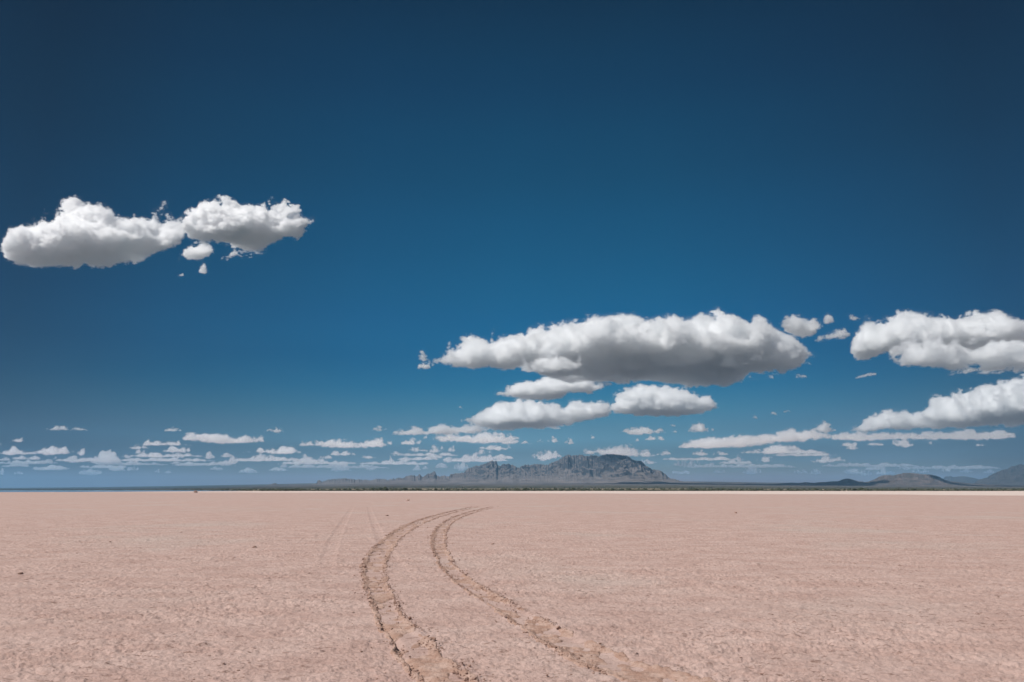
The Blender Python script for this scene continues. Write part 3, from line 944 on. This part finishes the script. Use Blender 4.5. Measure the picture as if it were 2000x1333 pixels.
add_cloud('ragged white cloud touching the large left cloud, frayed at its right end', [(
    [(346, 440), (350, 424), (356, 416), (366, 415), (376, 417), (380, 404), (390, 400), (400, 394), (408, 389.5), (416, 391), (422, 389), (432, 393), (445, 398), (455, 403), (462, 410), (470, 408), (480, 406), (492, 408), (502, 404), (512, 398), (520, 392), (525, 393), (532, 400), (540, 408), (548, 402), (556, 406), (565, 412), (575, 411), (580, 412), (586, 420), (590, 430), (600, 428), (607, 423), (613, 428)],
    [(346, 448), (358, 456), (370, 464), (390, 468), (410, 470), (425, 472), (440, 478), (455, 484), (475, 488), (500, 487), (520, 483), (535, 475), (550, 468), (570, 465), (585, 464), (598, 452), (606, 440), (613, 431)],
    [(346, 446), (370, 450), (420, 442), (480, 440), (540, 444), (600, 436), (613, 430)])], 2, vox=1.5, amp=1.5)
add_cloud('small white puff hanging below the ragged left cloud', [(
    [(348, 500), (356, 487), (366, 480), (380, 479), (390, 475), (402, 472), (411, 480), (418, 490)],
    [(348, 503), (365, 508), (380, 508), (395, 509), (408, 501), (418, 493)], None)], 3, amp=2.0, soft=3.2, band=6.0)
add_cloud('tiny white tail under the small puff of the left clouds', [([(385, 530), (390, 517), (396, 511), (402, 519), (408, 531)], [(385, 532), (396, 535), (402, 538), (408, 533)], None)], 4, amp=2.2, soft=3.5, band=5.0)
add_cloud('thin torn strip under the frayed right half of the left clouds', [([(430, 503), (445, 497), (455, 488), (470, 490), (490, 487), (522, 487)], [(430, 505), (445, 506), (460, 501), (480, 498), (500, 495), (522, 490)], None)], 5, amp=1.4, soft=4.5, band=8.0)
add_cloud('tiny faint wisp alone below the left clouds', [small_lobe(345, 361, 533, 540, np.random.default_rng(6))], 6, amp=1.2, soft=4.5, band=8.0)

add_cloud('longest cloud, bright top over a wide dark grey belly, above the mountain', [(
    [(820, 706), (832, 703), (845, 697), (860, 688), (868, 682), (878, 673), (888, 670), (900, 666), (910, 662), (925, 660), (935, 658), (940, 666), (950, 667), (955, 672), (958, 660), (965, 655), (975, 657), (990, 660), (1000, 658), (1010, 656), (1020, 655), (1026, 664), (1030, 650), (1038, 642), (1050, 640), (1060, 633), (1068, 630), (1080, 631), (1088, 634), (1095, 636), (1110, 634), (1130, 632), (1145, 629), (1155, 622), (1170, 622), (1180, 624), (1192, 621), (1205, 622), (1213, 626), (1225, 626), (1235, 623), (1242, 621), (1252, 628), (1265, 635), (1280, 632), (1292, 628), (1300, 626), (1315, 628), (1335, 630), (1350, 627), (1370, 626), (1376, 619), (1388, 617), (1400, 621), (1415, 620), (1425, 626), (1440, 626), (1452, 632), (1462, 638), (1474, 645), (1478, 632), (1484, 626), (1495, 628), (1505, 632), (1515, 634), (1525, 642), (1535, 650), (1545, 656), (1560, 662), (1572, 674), (1586, 684), (1600, 691)],
    [(820, 709), (838, 712), (860, 712), (880, 713), (900, 717), (925, 719), (950, 719), (985, 719), (1000, 714), (1012, 713), (1030, 725), (1050, 729), (1080, 735), (1110, 738), (1150, 741), (1190, 744), (1240, 741), (1285, 739), (1310, 745), (1332, 751), (1345, 752), (1400, 752), (1410, 748), (1430, 742), (1460, 736), (1490, 733), (1520, 728), (1540, 722), (1560, 714), (1580, 703), (1600, 695)],
    [(838, 704), (880, 704), (920, 703), (960, 703), (1000, 694), (1050, 688), (1100, 680), (1150, 672), (1250, 672), (1350, 672), (1450, 670), (1500, 676), (1550, 690), (1600, 693)]),
    ([(1010, 707), (1022, 698), (1035, 696), (1055, 700), (1080, 701), (1110, 703), (1135, 709), (1150, 718)], [(1010, 712), (1030, 722), (1060, 727), (1100, 726), (1130, 722), (1150, 720)], None, 0.80),
    ([(1392, 722), (1415, 708), (1435, 702), (1455, 694), (1468, 690), (1482, 694), (1500, 690), (1525, 684), (1550, 690), (1572, 698)], [(1392, 728), (1430, 724), (1470, 716), (1510, 712), (1545, 708), (1572, 702)], None, 0.82),
    ([(1188, 738), (1198, 728), (1210, 726), (1222, 732), (1234, 741)], [(1188, 744), (1215, 746), (1234, 743)], None, 0.82)], 7, vox=1.5, amp=1.35, soft=3.4)
add_cloud('small hooked scrap at the left tip of the longest cloud', [([(812, 716), (820, 711), (832, 709), (842, 708), (848, 707)], [(812, 720), (830, 723), (842, 719), (848, 711)], None)], 8, amp=1.2)
add_cloud('tiny upright curl above the left tip of the longest cloud', [([(814, 697), (817, 688), (824, 683), (829, 686), (836, 697)], [(814, 700), (826, 705), (836, 704)], None)], 9, amp=1.3, soft=4.5, band=8.0)
add_cloud('grey torn cloud joined to the right end of the longest cloud', [([(1522, 634), (1531, 620), (1537, 618), (1546, 619), (1555, 617), (1566, 616), (1574, 622), (1582, 626), (1592, 624), (1602, 627), (1611, 634)], [(1522, 638), (1535, 650), (1550, 655), (1575, 657), (1592, 653), (1605, 646), (1611, 638)], None)], 10, amp=1.7, soft=4.5, band=8.0)
add_cloud('small round puff standing above the torn right end of the longest cloud', [([(1605, 628), (1611, 617), (1620, 610), (1628, 614), (1632, 624)], [(1605, 630), (1615, 635), (1632, 631)], None)], 11, soft=4.5, band=8.0)
add_cloud('slim bar of cloud bridging the longest cloud and the right one', [([(1590, 664), (1600, 656), (1615, 652), (1628, 648), (1640, 642), (1652, 638), (1660, 645), (1665, 653)], [(1590, 667), (1606, 669), (1622, 663), (1645, 661), (1665, 656)], None)], 12, amp=1.7, soft=4.5, band=8.0)
add_cloud('small grey puff alone in the blue gap above the bridge of cloud', [small_lobe(1656, 1688, 613, 628, np.random.default_rng(13))], 13, soft=4.5, band=8.0)
add_cloud('flat scrap right of the dark belly, upper of the two beside it', [small_lobe(1560, 1585, 706, 713, np.random.default_rng(14))], 14, soft=4.5, band=8.0)
add_cloud('ragged scrap right of the dark belly, lower of the two beside it', [small_lobe(1551, 1580, 730, 740, np.random.default_rng(15))], 15, soft=4.5, band=8.0)
add_cloud('tiny scrap close under the right end of the longest cloud', [small_lobe(1494, 1515, 732, 740, np.random.default_rng(16))], 16, soft=4.5, band=8.0)
add_cloud('thin slanting wisp alone in the blue below the right cloud', [([(1670, 737), (1690, 732), (1702, 728), (1713, 729)], [(1670, 739), (1690, 738), (1713, 732)], None)], 17, soft=4.5, band=8.0)

add_cloud('spindle shaped white cloud directly under the longest cloud', [([(964, 768), (970, 762), (985, 762), (990, 755), (1000, 752), (1015, 748), (1035, 745), (1045, 740), (1060, 735), (1075, 735), (1090, 736), (1100, 738), (1115, 737), (1130, 738), (1150, 738), (1160, 740), (1168, 748), (1175, 746), (1182, 752)],
    [(964, 773), (985, 775), (1000, 777), (1030, 779), (1060, 777), (1090, 778), (1102, 773), (1110, 768), (1130, 769), (1150, 768), (1165, 764), (1182, 758)],
    [(964, 771), (1000, 770), (1060, 766), (1100, 760), (1150, 758), (1182, 755)])], 18, vox=1.4, amp=1.4, base=2150.0)
add_cloud('long heaped white cloud above the jagged left crags of the mountain', [([(898, 820), (915, 817), (928, 814), (940, 803), (950, 797), (960, 795), (972, 787), (985, 785), (1000, 787), (1015, 783), (1030, 782), (1045, 785), (1055, 784), (1065, 787), (1075, 790), (1090, 789), (1097, 793), (1102, 799), (1108, 788), (1120, 785), (1135, 784), (1145, 788), (1155, 786), (1163, 789), (1175, 787), (1190, 788), (1197, 798)],
    [(898, 823), (925, 829), (945, 833), (965, 835), (995, 835), (1030, 832), (1070, 833), (1090, 832), (1110, 829), (1140, 823), (1165, 818), (1190, 813), (1197, 808)],
    [(898, 822), (945, 824), (1000, 820), (1060, 816), (1100, 814), (1150, 808), (1197, 804)])], 19, vox=1.4, amp=1.4)
add_cloud('domed white cloud with a flat grey base, right above the mountain summit', [([(1186, 798), (1192, 785), (1197, 776), (1202, 769), (1210, 765), (1218, 764), (1222, 760), (1232, 758), (1243, 752), (1252, 751), (1262, 754), (1275, 752), (1290, 751), (1300, 752), (1315, 756), (1330, 757), (1345, 759), (1360, 765), (1368, 769), (1376, 773), (1386, 772), (1394, 777), (1399, 786), (1407, 792)],
    [(1186, 802), (1200, 805), (1230, 807), (1265, 809), (1300, 811), (1320, 809), (1345, 805), (1375, 803), (1395, 799), (1407, 795)],
    [(1186, 801), (1220, 798), (1265, 795), (1320, 794), (1370, 794), (1407, 794)])], 20, vox=1.4, amp=1.4)

add_cloud('big cloud cut by the right edge, stacked in bright and dark layers', [(
    [(1662, 682), (1665, 670), (1669, 658), (1675, 648), (1684, 642), (1688, 633), (1700, 625), (1710, 623), (1720, 628), (1730, 628), (1745, 620), (1760, 617), (1775, 612), (1785, 610), (1797, 609), (1808, 613), (1820, 613), (1835, 616), (1842, 622), (1855, 620), (1862, 622), (1870, 632), (1880, 634), (1890, 627), (1902, 619), (1915, 617), (1930, 616), (1950, 615), (1965, 614), (1980, 617), (1995, 624), (2010, 628), (2040, 630), (2080, 645), (2110, 670), (2124, 688)],
    [(1662, 690), (1668, 696), (1680, 700), (1695, 698), (1710, 693), (1722, 689), (1735, 688), (1760, 690), (1800, 694), (1850, 697), (1900, 699), (1950, 700), (2000, 700), (2060, 702), (2124, 693)],
    [(1654, 688), (1690, 680), (1730, 668), (1780, 658), (1850, 656), (1900, 654), (2000, 652), (2060, 660), (2124, 690)]),
    ([(1735, 694), (1745, 684), (1760, 678), (1775, 674), (1790, 668), (1820, 664), (1850, 663), (1900, 668), (1950, 674), (2000, 672), (2060, 678), (2110, 695)],
     [(1735, 700), (1745, 708), (1765, 715), (1790, 718), (1820, 718), (1850, 718), (1900, 714), (1950, 714), (2000, 714), (2060, 712), (2110, 700)],
     [(1735, 697), (1780, 706), (1850, 707), (1950, 703), (2050, 703), (2110, 698)], 0.83),
    ([(1738, 690), (1752, 681), (1768, 676), (1785, 668), (1805, 663), (1825, 661), (1850, 664), (1880, 670)], [(1738, 694), (1760, 692), (1800, 684), (1850, 676), (1880, 672)], None, 0.85),
    ([(1838, 730), (1850, 723), (1870, 717), (1885, 714), (1900, 713), (1920, 712), (1950, 710), (1980, 712), (2000, 713), (2050, 708), (2090, 715)],
     [(1838, 734), (1870, 735), (1900, 732), (1940, 729), (2000, 727), (2050, 724), (2090, 719)], None, 0.84)], 21, vox=1.5, amp=1.35, soft=3.2)
add_cloud('heaped cloud climbing to the right edge, above the far dark hill', [(
    [(1658, 840), (1670, 828), (1685, 820), (1700, 816), (1715, 807), (1735, 803), (1750, 801), (1765, 804), (1775, 804), (1790, 805), (1805, 804), (1816, 800), (1818, 788), (1825, 779), (1840, 778), (1855, 780), (1862, 784), (1866, 770), (1872, 766), (1880, 765), (1895, 768), (1905, 764), (1925, 762), (1945, 759), (1955, 758), (1962, 748), (1975, 743), (1990, 741), (2000, 741), (2030, 738), (2070, 745), (2100, 770)],
    [(1658, 843), (1700, 840), (1740, 837), (1790, 835), (1830, 835), (1900, 833), (1960, 829), (2000, 827), (2060, 816), (2100, 785)],
    [(1658, 842), (1740, 830), (1820, 822), (1860, 816), (1900, 808), (1950, 800), (2000, 796), (2060, 790), (2100, 780)])], 22, vox=1.5, amp=1.5, soft=3.0)
add_cloud('long flat bank of small billows under the heaped right cloud', [(
    [(1622, 850), (1650, 844), (1680, 845), (1710, 848), (1730, 846), (1750, 847), (1790, 845), (1830, 843), (1850, 846), (1880, 842), (1905, 840), (1912, 847), (1925, 842), (1938, 846), (1945, 842), (1960, 839), (1970, 846), (1977, 842), (1985, 850)],
    [(1622, 859), (1680, 862), (1740, 859), (1800, 859), (1850, 859), (1905, 859), (1950, 858), (1985, 856)],
    [(1622, 856), (1700, 853), (1800, 852), (1900, 851), (1985, 852)])], 23, amp=2.0)
add_cloud('long slender bank rising gently to the right, right of the mountain', [(
    [(1324, 872), (1335, 865), (1350, 861), (1370, 857), (1385, 854), (1395, 854), (1410, 857), (1430, 853), (1445, 851), (1460, 852), (1475, 852), (1490, 850), (1510, 849), (1525, 846), (1540, 840), (1555, 838), (1562, 843), (1580, 841), (1600, 843), (1615, 842), (1627, 848)],
    [(1324, 875), (1360, 875), (1400, 875), (1450, 872), (1490, 869), (1530, 864), (1580, 860), (1627, 856)],
    [(1324, 873), (1400, 868), (1450, 865), (1530, 857), (1627, 853)])], 24, amp=1.8)
add_cloud('pointed white puff on the upper end of the slender right bank', [([(1580, 841), (1590, 834), (1600, 829), (1608, 823), (1614, 821), (1622, 828), (1634, 837)], [(1580, 843), (1605, 844), (1634, 842)], None)], 25)
add_cloud('bright low heap below the middle of the slender right bank', [([(1445, 882), (1480, 878), (1500, 873), (1515, 868), (1522, 867), (1535, 870), (1550, 870), (1563, 875)], [(1445, 886), (1500, 885), (1535, 885), (1563, 879)], None)], 26)
add_cloud('long low white cloud, longest of the small ones above the left horizon', [([(352, 857), (360, 848), (370, 845), (385, 845), (400, 848), (420, 848), (443, 847), (455, 851), (470, 852), (478, 851), (490, 856), (505, 853), (517, 853)], [(352, 859), (375, 861), (430, 865), (470, 866), (505, 864), (517, 862)], None)], 27, amp=2.0)
add_cloud('long beaded white cloud just left of the crags, over the low left ridge', [([(583, 868), (590, 862), (605, 864), (630, 863), (645, 860), (665, 858), (690, 862), (698, 867), (715, 861), (728, 857), (745, 855), (752, 864), (760, 860), (767, 864)], [(583, 871), (620, 873), (660, 875), (700, 875), (740, 872), (767, 869)], None)], 28, amp=2.0)
add_cloud('long flat cloud reaching left from under the heaped cloud over the crags', [([(764, 843), (775, 840), (790, 839), (802, 834), (808, 832), (818, 836), (830, 840), (842, 836), (852, 832), (870, 829), (880, 831), (890, 835), (905, 831), (920, 829), (940, 829), (955, 831), (965, 836)], [(764, 850), (790, 850), (830, 849), (870, 848), (910, 848), (945, 844), (965, 840)], None)], 29, amp=2.0)
add_cloud('double humped white cloud, second row under the heaped cloud over the crags', [([(842, 856), (852, 848), (865, 846), (885, 847), (897, 852), (920, 850), (940, 845), (955, 845), (968, 844), (985, 847), (1000, 850), (1016, 856)], [(842, 858), (870, 863), (900, 864), (950, 866), (990, 863), (1016, 858)], None)], 30, amp=2.0)
add_cloud('trim white cloud with a thin right arm, over the right shoulder of the mountain', [([(1209, 843), (1225, 838), (1240, 834), (1255, 833), (1268, 834), (1276, 840), (1290, 835), (1301, 840)], [(1209, 846), (1240, 849), (1270, 847), (1301, 844)], None)], 31)
add_cloud('small peaked white puff right of the trim cloud, in open blue', [([(1342, 839), (1352, 830), (1363, 827), (1372, 824), (1378, 829), (1385, 837)], [(1342, 842), (1365, 844), (1385, 842)], None)], 32)
add_cloud('broad low cloud over the right flank of the mountain', [([(1138, 879), (1150, 875), (1165, 876), (1180, 873), (1192, 871), (1205, 874), (1215, 870), (1230, 867), (1240, 872), (1255, 880), (1270, 881), (1280, 887)], [(1138, 886), (1180, 888), (1230, 890), (1280, 893)], None)], 33, amp=2.0, soft=3.5)

SMALL = [  # x0, x1, top, base, label
    (82, 139, 831, 842, 'small flat cloud alone, uppermost above the left horizon'),
    (136, 174, 835, 842, 'thin streak trailing right of the small flat cloud at upper left'),
    (18, 50, 857, 865, 'small oval cloud near the left edge, below the small flat one'),
    (4, 53, 873, 889, 'small heaped cloud near the left edge, just above the hazy bank'),
    (62, 150, 869, 888, 'faint grey sheet of cloud right of the heaped one at far left'),
    (147, 169, 866, 890, 'faint upright puff at the right end of the grey sheet of cloud'),
    (265, 378, 858, 872, 'long pale cloud, second below the lone puff left of centre'),
    (248, 296, 866, 878, 'bright blunt cloud tucked under the left end of the long pale cloud'),
    (315, 376, 872, 885, 'small bright topped cloud under the right end of the long pale cloud'),
    (262, 290, 878, 888, 'small pale cloud below the blunt bright one'),
    (318, 357, 834, 844, 'lone little puff high above the left horizon'),
    (514, 555, 835, 845, 'lone flat little cloud high, between the low left clouds and the crags'),
    (472, 592, 871, 887, 'bright topped broad cloud below and right of the longest small one'),
    (562, 642, 888, 904, 'bright lipped cloud low above the tiny pointed hill'),
    (638, 698, 881, 891, 'flat bright cloud low over the left end of the rocky ridge'),
    (704, 739, 888, 896, 'small flat cloud low over the middle of the left ridge'),
    (725, 758, 832, 842, 'small bright cloud left of the long flat cloud by the crags'),
    (780, 831, 857, 870, 'small smooth cloud under the long flat cloud by the crags'),
    (795, 840, 872, 884, 'low pale cloud joined to the left of the bright hump over the pinnacles'),
    (837, 873, 868, 884, 'bright hump over the rocky pinnacles left of the crags'),
    (872, 896, 870, 883, 'small round puff right of the bright hump over the pinnacles'),
    (761, 783, 879, 889, 'small round cloud over the left pinnacles'),
    (930, 1006, 867, 880, 'low white cloud directly over the twin crag tops'),
    (924, 962, 879, 889, 'faint domed cloud just above the twin crag tops'),
    (976, 1042, 857, 869, 'thin flat cloud tailing right from the double humped one'),
    (1048, 1062, 855, 865, 'tiny puff left of the bright bead over the domed summit'),
    (1065, 1095, 852, 865, 'bright bead of cloud left of the domed summit'),
    (1098, 1123, 856, 868, 'small wedge of cloud right of the bright bead'),
    (1071, 1098, 833, 839, 'thin wisp close under the long heaped cloud'),
    (1032, 1104, 878, 898, 'white cloud touching the left shoulder of the summit'),
    (1280, 1313, 880, 890, 'small flat cloud off the right shoulder of the summit'),
    (1250, 1286, 896, 907, 'white cloud low behind the right slope of the mountain'),
    (1307, 1372, 896, 914, 'slanting pale cloud low right of the mountain'),
    (1350, 1386, 880, 891, 'small white cloud under the left tip of the slender right bank'),
    (1390, 1426, 881, 890, 'pair of tiny bright lumps under the slender right bank'),
    (1386, 1400, 836, 844, 'tiny puff hugging the right of the peaked white one'),
    (1310, 1323, 838, 845, 'tiny puff between the trim cloud and the peaked one, lower of two'),
    (1306, 1321, 828, 833, 'tiny streak between the trim cloud and the peaked one, upper of two'),
    (1258, 1300, 850, 861, 'small cloud under the trim cloud by the right shoulder'),
    (1236, 1249, 855, 863, 'tiny puff below the left of the trim cloud'),
    (1153, 1164, 849, 858, 'tiny puff alone in blue over the summit'),
    (1580, 1656, 891, 904, 'lone bright cloud low left of the dark hill, under the banks'),
    (1634, 1666, 862, 872, 'small cloud under the left end of the flat right bank'),
    (1650, 1678, 864, 878, 'small bright double puff under the flat right bank'),
    (1740, 1788, 855, 873, 'bright low cloud under the middle of the flat right bank'),
    (1692, 1728, 862, 871, 'dull flat cloud between the double puff and the bright low one'),
    (1810, 1825, 862, 870, 'tiny scrap under the flat right bank, right of the bright low cloud'),
    (1904, 1926, 865, 872, 'tiny flat scrap below the right end of the flat right bank'),
    (1466, 1481, 811, 819, 'tiny puff in open blue right of the domed cloud, lowest of three'),
    (1500, 1521, 804, 812, 'tiny puff in open blue right of the domed cloud, middle of three'),
    (1529, 1546, 800, 806, 'tiny faint puff in open blue right of the domed cloud, highest of three'),
    (1436, 1452, 890, 904, 'small upright puff below the slender right bank'),
    (1474, 1512, 888, 902, 'faint broad cloud below the bright low heap on the right'),
    (893, 904, 792, 798, 'tiny speck of cloud alone, upper left of the long heaped cloud'),
    (826, 836, 851, 857, 'tiny scrap between the long flat cloud and the smooth small one'),
]
for i, (x0, x1, yt, yb, lab) in enumerate(SMALL):
    r = np.random.default_rng(100 + i)
    tiny = (x1 - x0) < 26
    add_cloud(lab, [small_lobe(x0, x1, yt, yb, r)], 200 + i, vox=1.0, amp=1.7, soft=3.6 if tiny else 2.8, band=5.5)

# the lowest, haziest row reads as one mass
FAINT = [(-6, 9, 866, 872), (-6, 22, 892, 901), (18, 82, 890, 898), (102, 113, 891, 898), (77, 104, 898, 904), (124, 166, 891, 903), (170, 236, 882, 908), (236, 257, 887, 895), (247, 273, 897, 907), (330, 358, 901, 906), (342, 360, 888, 896), (207, 246, 913, 920), (247, 273, 911, 919), (300, 313, 915, 923), (321, 336, 919, 924), (150, 202, 917, 927), (24, 46, 921, 926), (-6, 11, 914, 928), (0, 60, 905, 913), (640, 684, 904, 911), (646, 686, 912, 920), (711, 737, 907, 919), (705, 713, 903, 908), (408, 438, 912, 919), (464, 506, 915, 924), (520, 562, 912, 920), (544, 562, 905, 913), (488, 542, 887, 900), (445, 467, 892, 905), (428, 460, 884, 893), (398, 422, 882, 896), (758, 771, 891, 902), (778, 804, 893, 902), (770, 860, 893, 899), (831, 866, 886, 895), (864, 888, 893, 903), (804, 822, 910, 919), (825, 837, 909, 917), (849, 876, 906, 915), (898, 1010, 887, 897), (900, 921, 895, 904), (884, 918, 902, 917), (626, 650, 889, 897), (718, 729, 844, 851), (734, 743, 845, 851), (1448, 1490, 915, 925), (1549, 1579, 917, 925), (1580, 1606, 916, 927), (1640, 1682, 915, 926), (1679, 1707, 916, 928), (1688, 1732, 911, 918), (1710, 1750, 918, 926), (1762, 1782, 910, 917), (1778, 1818, 914, 923), (1838, 1858, 913, 921), (1872, 1900, 914, 923), (1918, 1945, 917, 925), (1310, 1350, 917, 926), (1390, 1420, 917, 924), (1385, 1396, 902, 908), (1400, 1470, 900, 906), (190, 330, 902, 909), (560, 620, 906, 915), (420, 470, 900, 908), (60, 140, 910, 918), (-6, 120, 899, 907), (100, 260, 893, 902), (230, 420, 894, 901), (250, 400, 884, 893), (330, 460, 903, 910), (440, 600, 893, 901), (540, 700, 900, 907), (600, 760, 908, 915), (-6, 90, 880, 888), (150, 260, 908, 914), (690, 840, 900, 908), (760, 900, 884, 891), (1290, 1460, 893, 899), (1340, 1560, 907, 914), (1500, 1640, 884, 891), (1600, 1800, 905, 912), (1750, 1960, 909, 916), (860, 1000, 893, 901), (1440, 1620, 878, 886)]
vs, fs, off = [], [], 0
for i, (x0, x1, yt, yb) in enumerate(FAINT):
    r = np.random.default_rng(400 + i)
    V, Q, mpp = cloud_body([small_lobe(x0, x1, yt, yb, r)], 500 + i, vox=1.1, amp=2.2)
    vs.append(V)
    fs.append(Q + off)
    off += len(V)
o = mesh_object('clouds', np.concatenate(vs), np.concatenate(fs), M_VEIL)
fill_with_fog(o, 45.0, 80.0, 140.0, 330.0)
tag(o, 'lowest hazy row of broken clouds along the whole horizon', 'clouds', kind='stuff')

# ------------------------------------------------------------------ the desert air between here and the mountains
m_haze = bpy.data.materials.new('haze')
m_haze.use_nodes = True
N = Nodes(m_haze.node_tree)
vol = N.new('ShaderNodeVolumePrincipled', ins={'Color': (0.31, 0.62, 0.95, 1), 'Density': 2.6e-5, 'Anisotropy': 0.1})
N.new('ShaderNodeOutputMaterial', ins={'Volume': vol.outputs[0]})
hx, hy, z0, z1 = 62000.0, 62000.0, -90.0, 1150.0
V = np.array([(sx * hx, sy * hy, z) for z in (z0, z1) for sx, sy in ((-1, -1), (1, -1), (1, 1), (-1, 1))])
Q = np.array([(0, 3, 2, 1), (4, 5, 6, 7), (0, 1, 5, 4), (1, 2, 6, 5), (2, 3, 7, 6), (3, 0, 4, 7)])
o = mesh_object('haze', V, Q, m_haze, smooth_shade=False)
tag(o, 'thin blue desert haze lying over the plain', 'haze', kind='stuff')

# ------------------------------------------------------------------ render settings
sc.render.engine = 'CYCLES'
sc.render.filter_size = 1.1
cy = sc.cycles
cy.max_bounces, cy.diffuse_bounces, cy.glossy_bounces, cy.transmission_bounces = 48, 3, 2, 2
cy.volume_bounces = 40
cy.volume_step_rate = 1.6
cy.use_adaptive_sampling = True
cy.adaptive_threshold = 0.02
cy.transparent_max_bounces = 256
cy.use_denoising = True
cy.denoising_prefilter = 'ACCURATE'
vs_ = sc.view_settings
sc.display_settings.display_device = 'sRGB'
vs_.view_transform, vs_.look, vs_.exposure, vs_.gamma = 'Standard', 'None', 0.0, 1.0
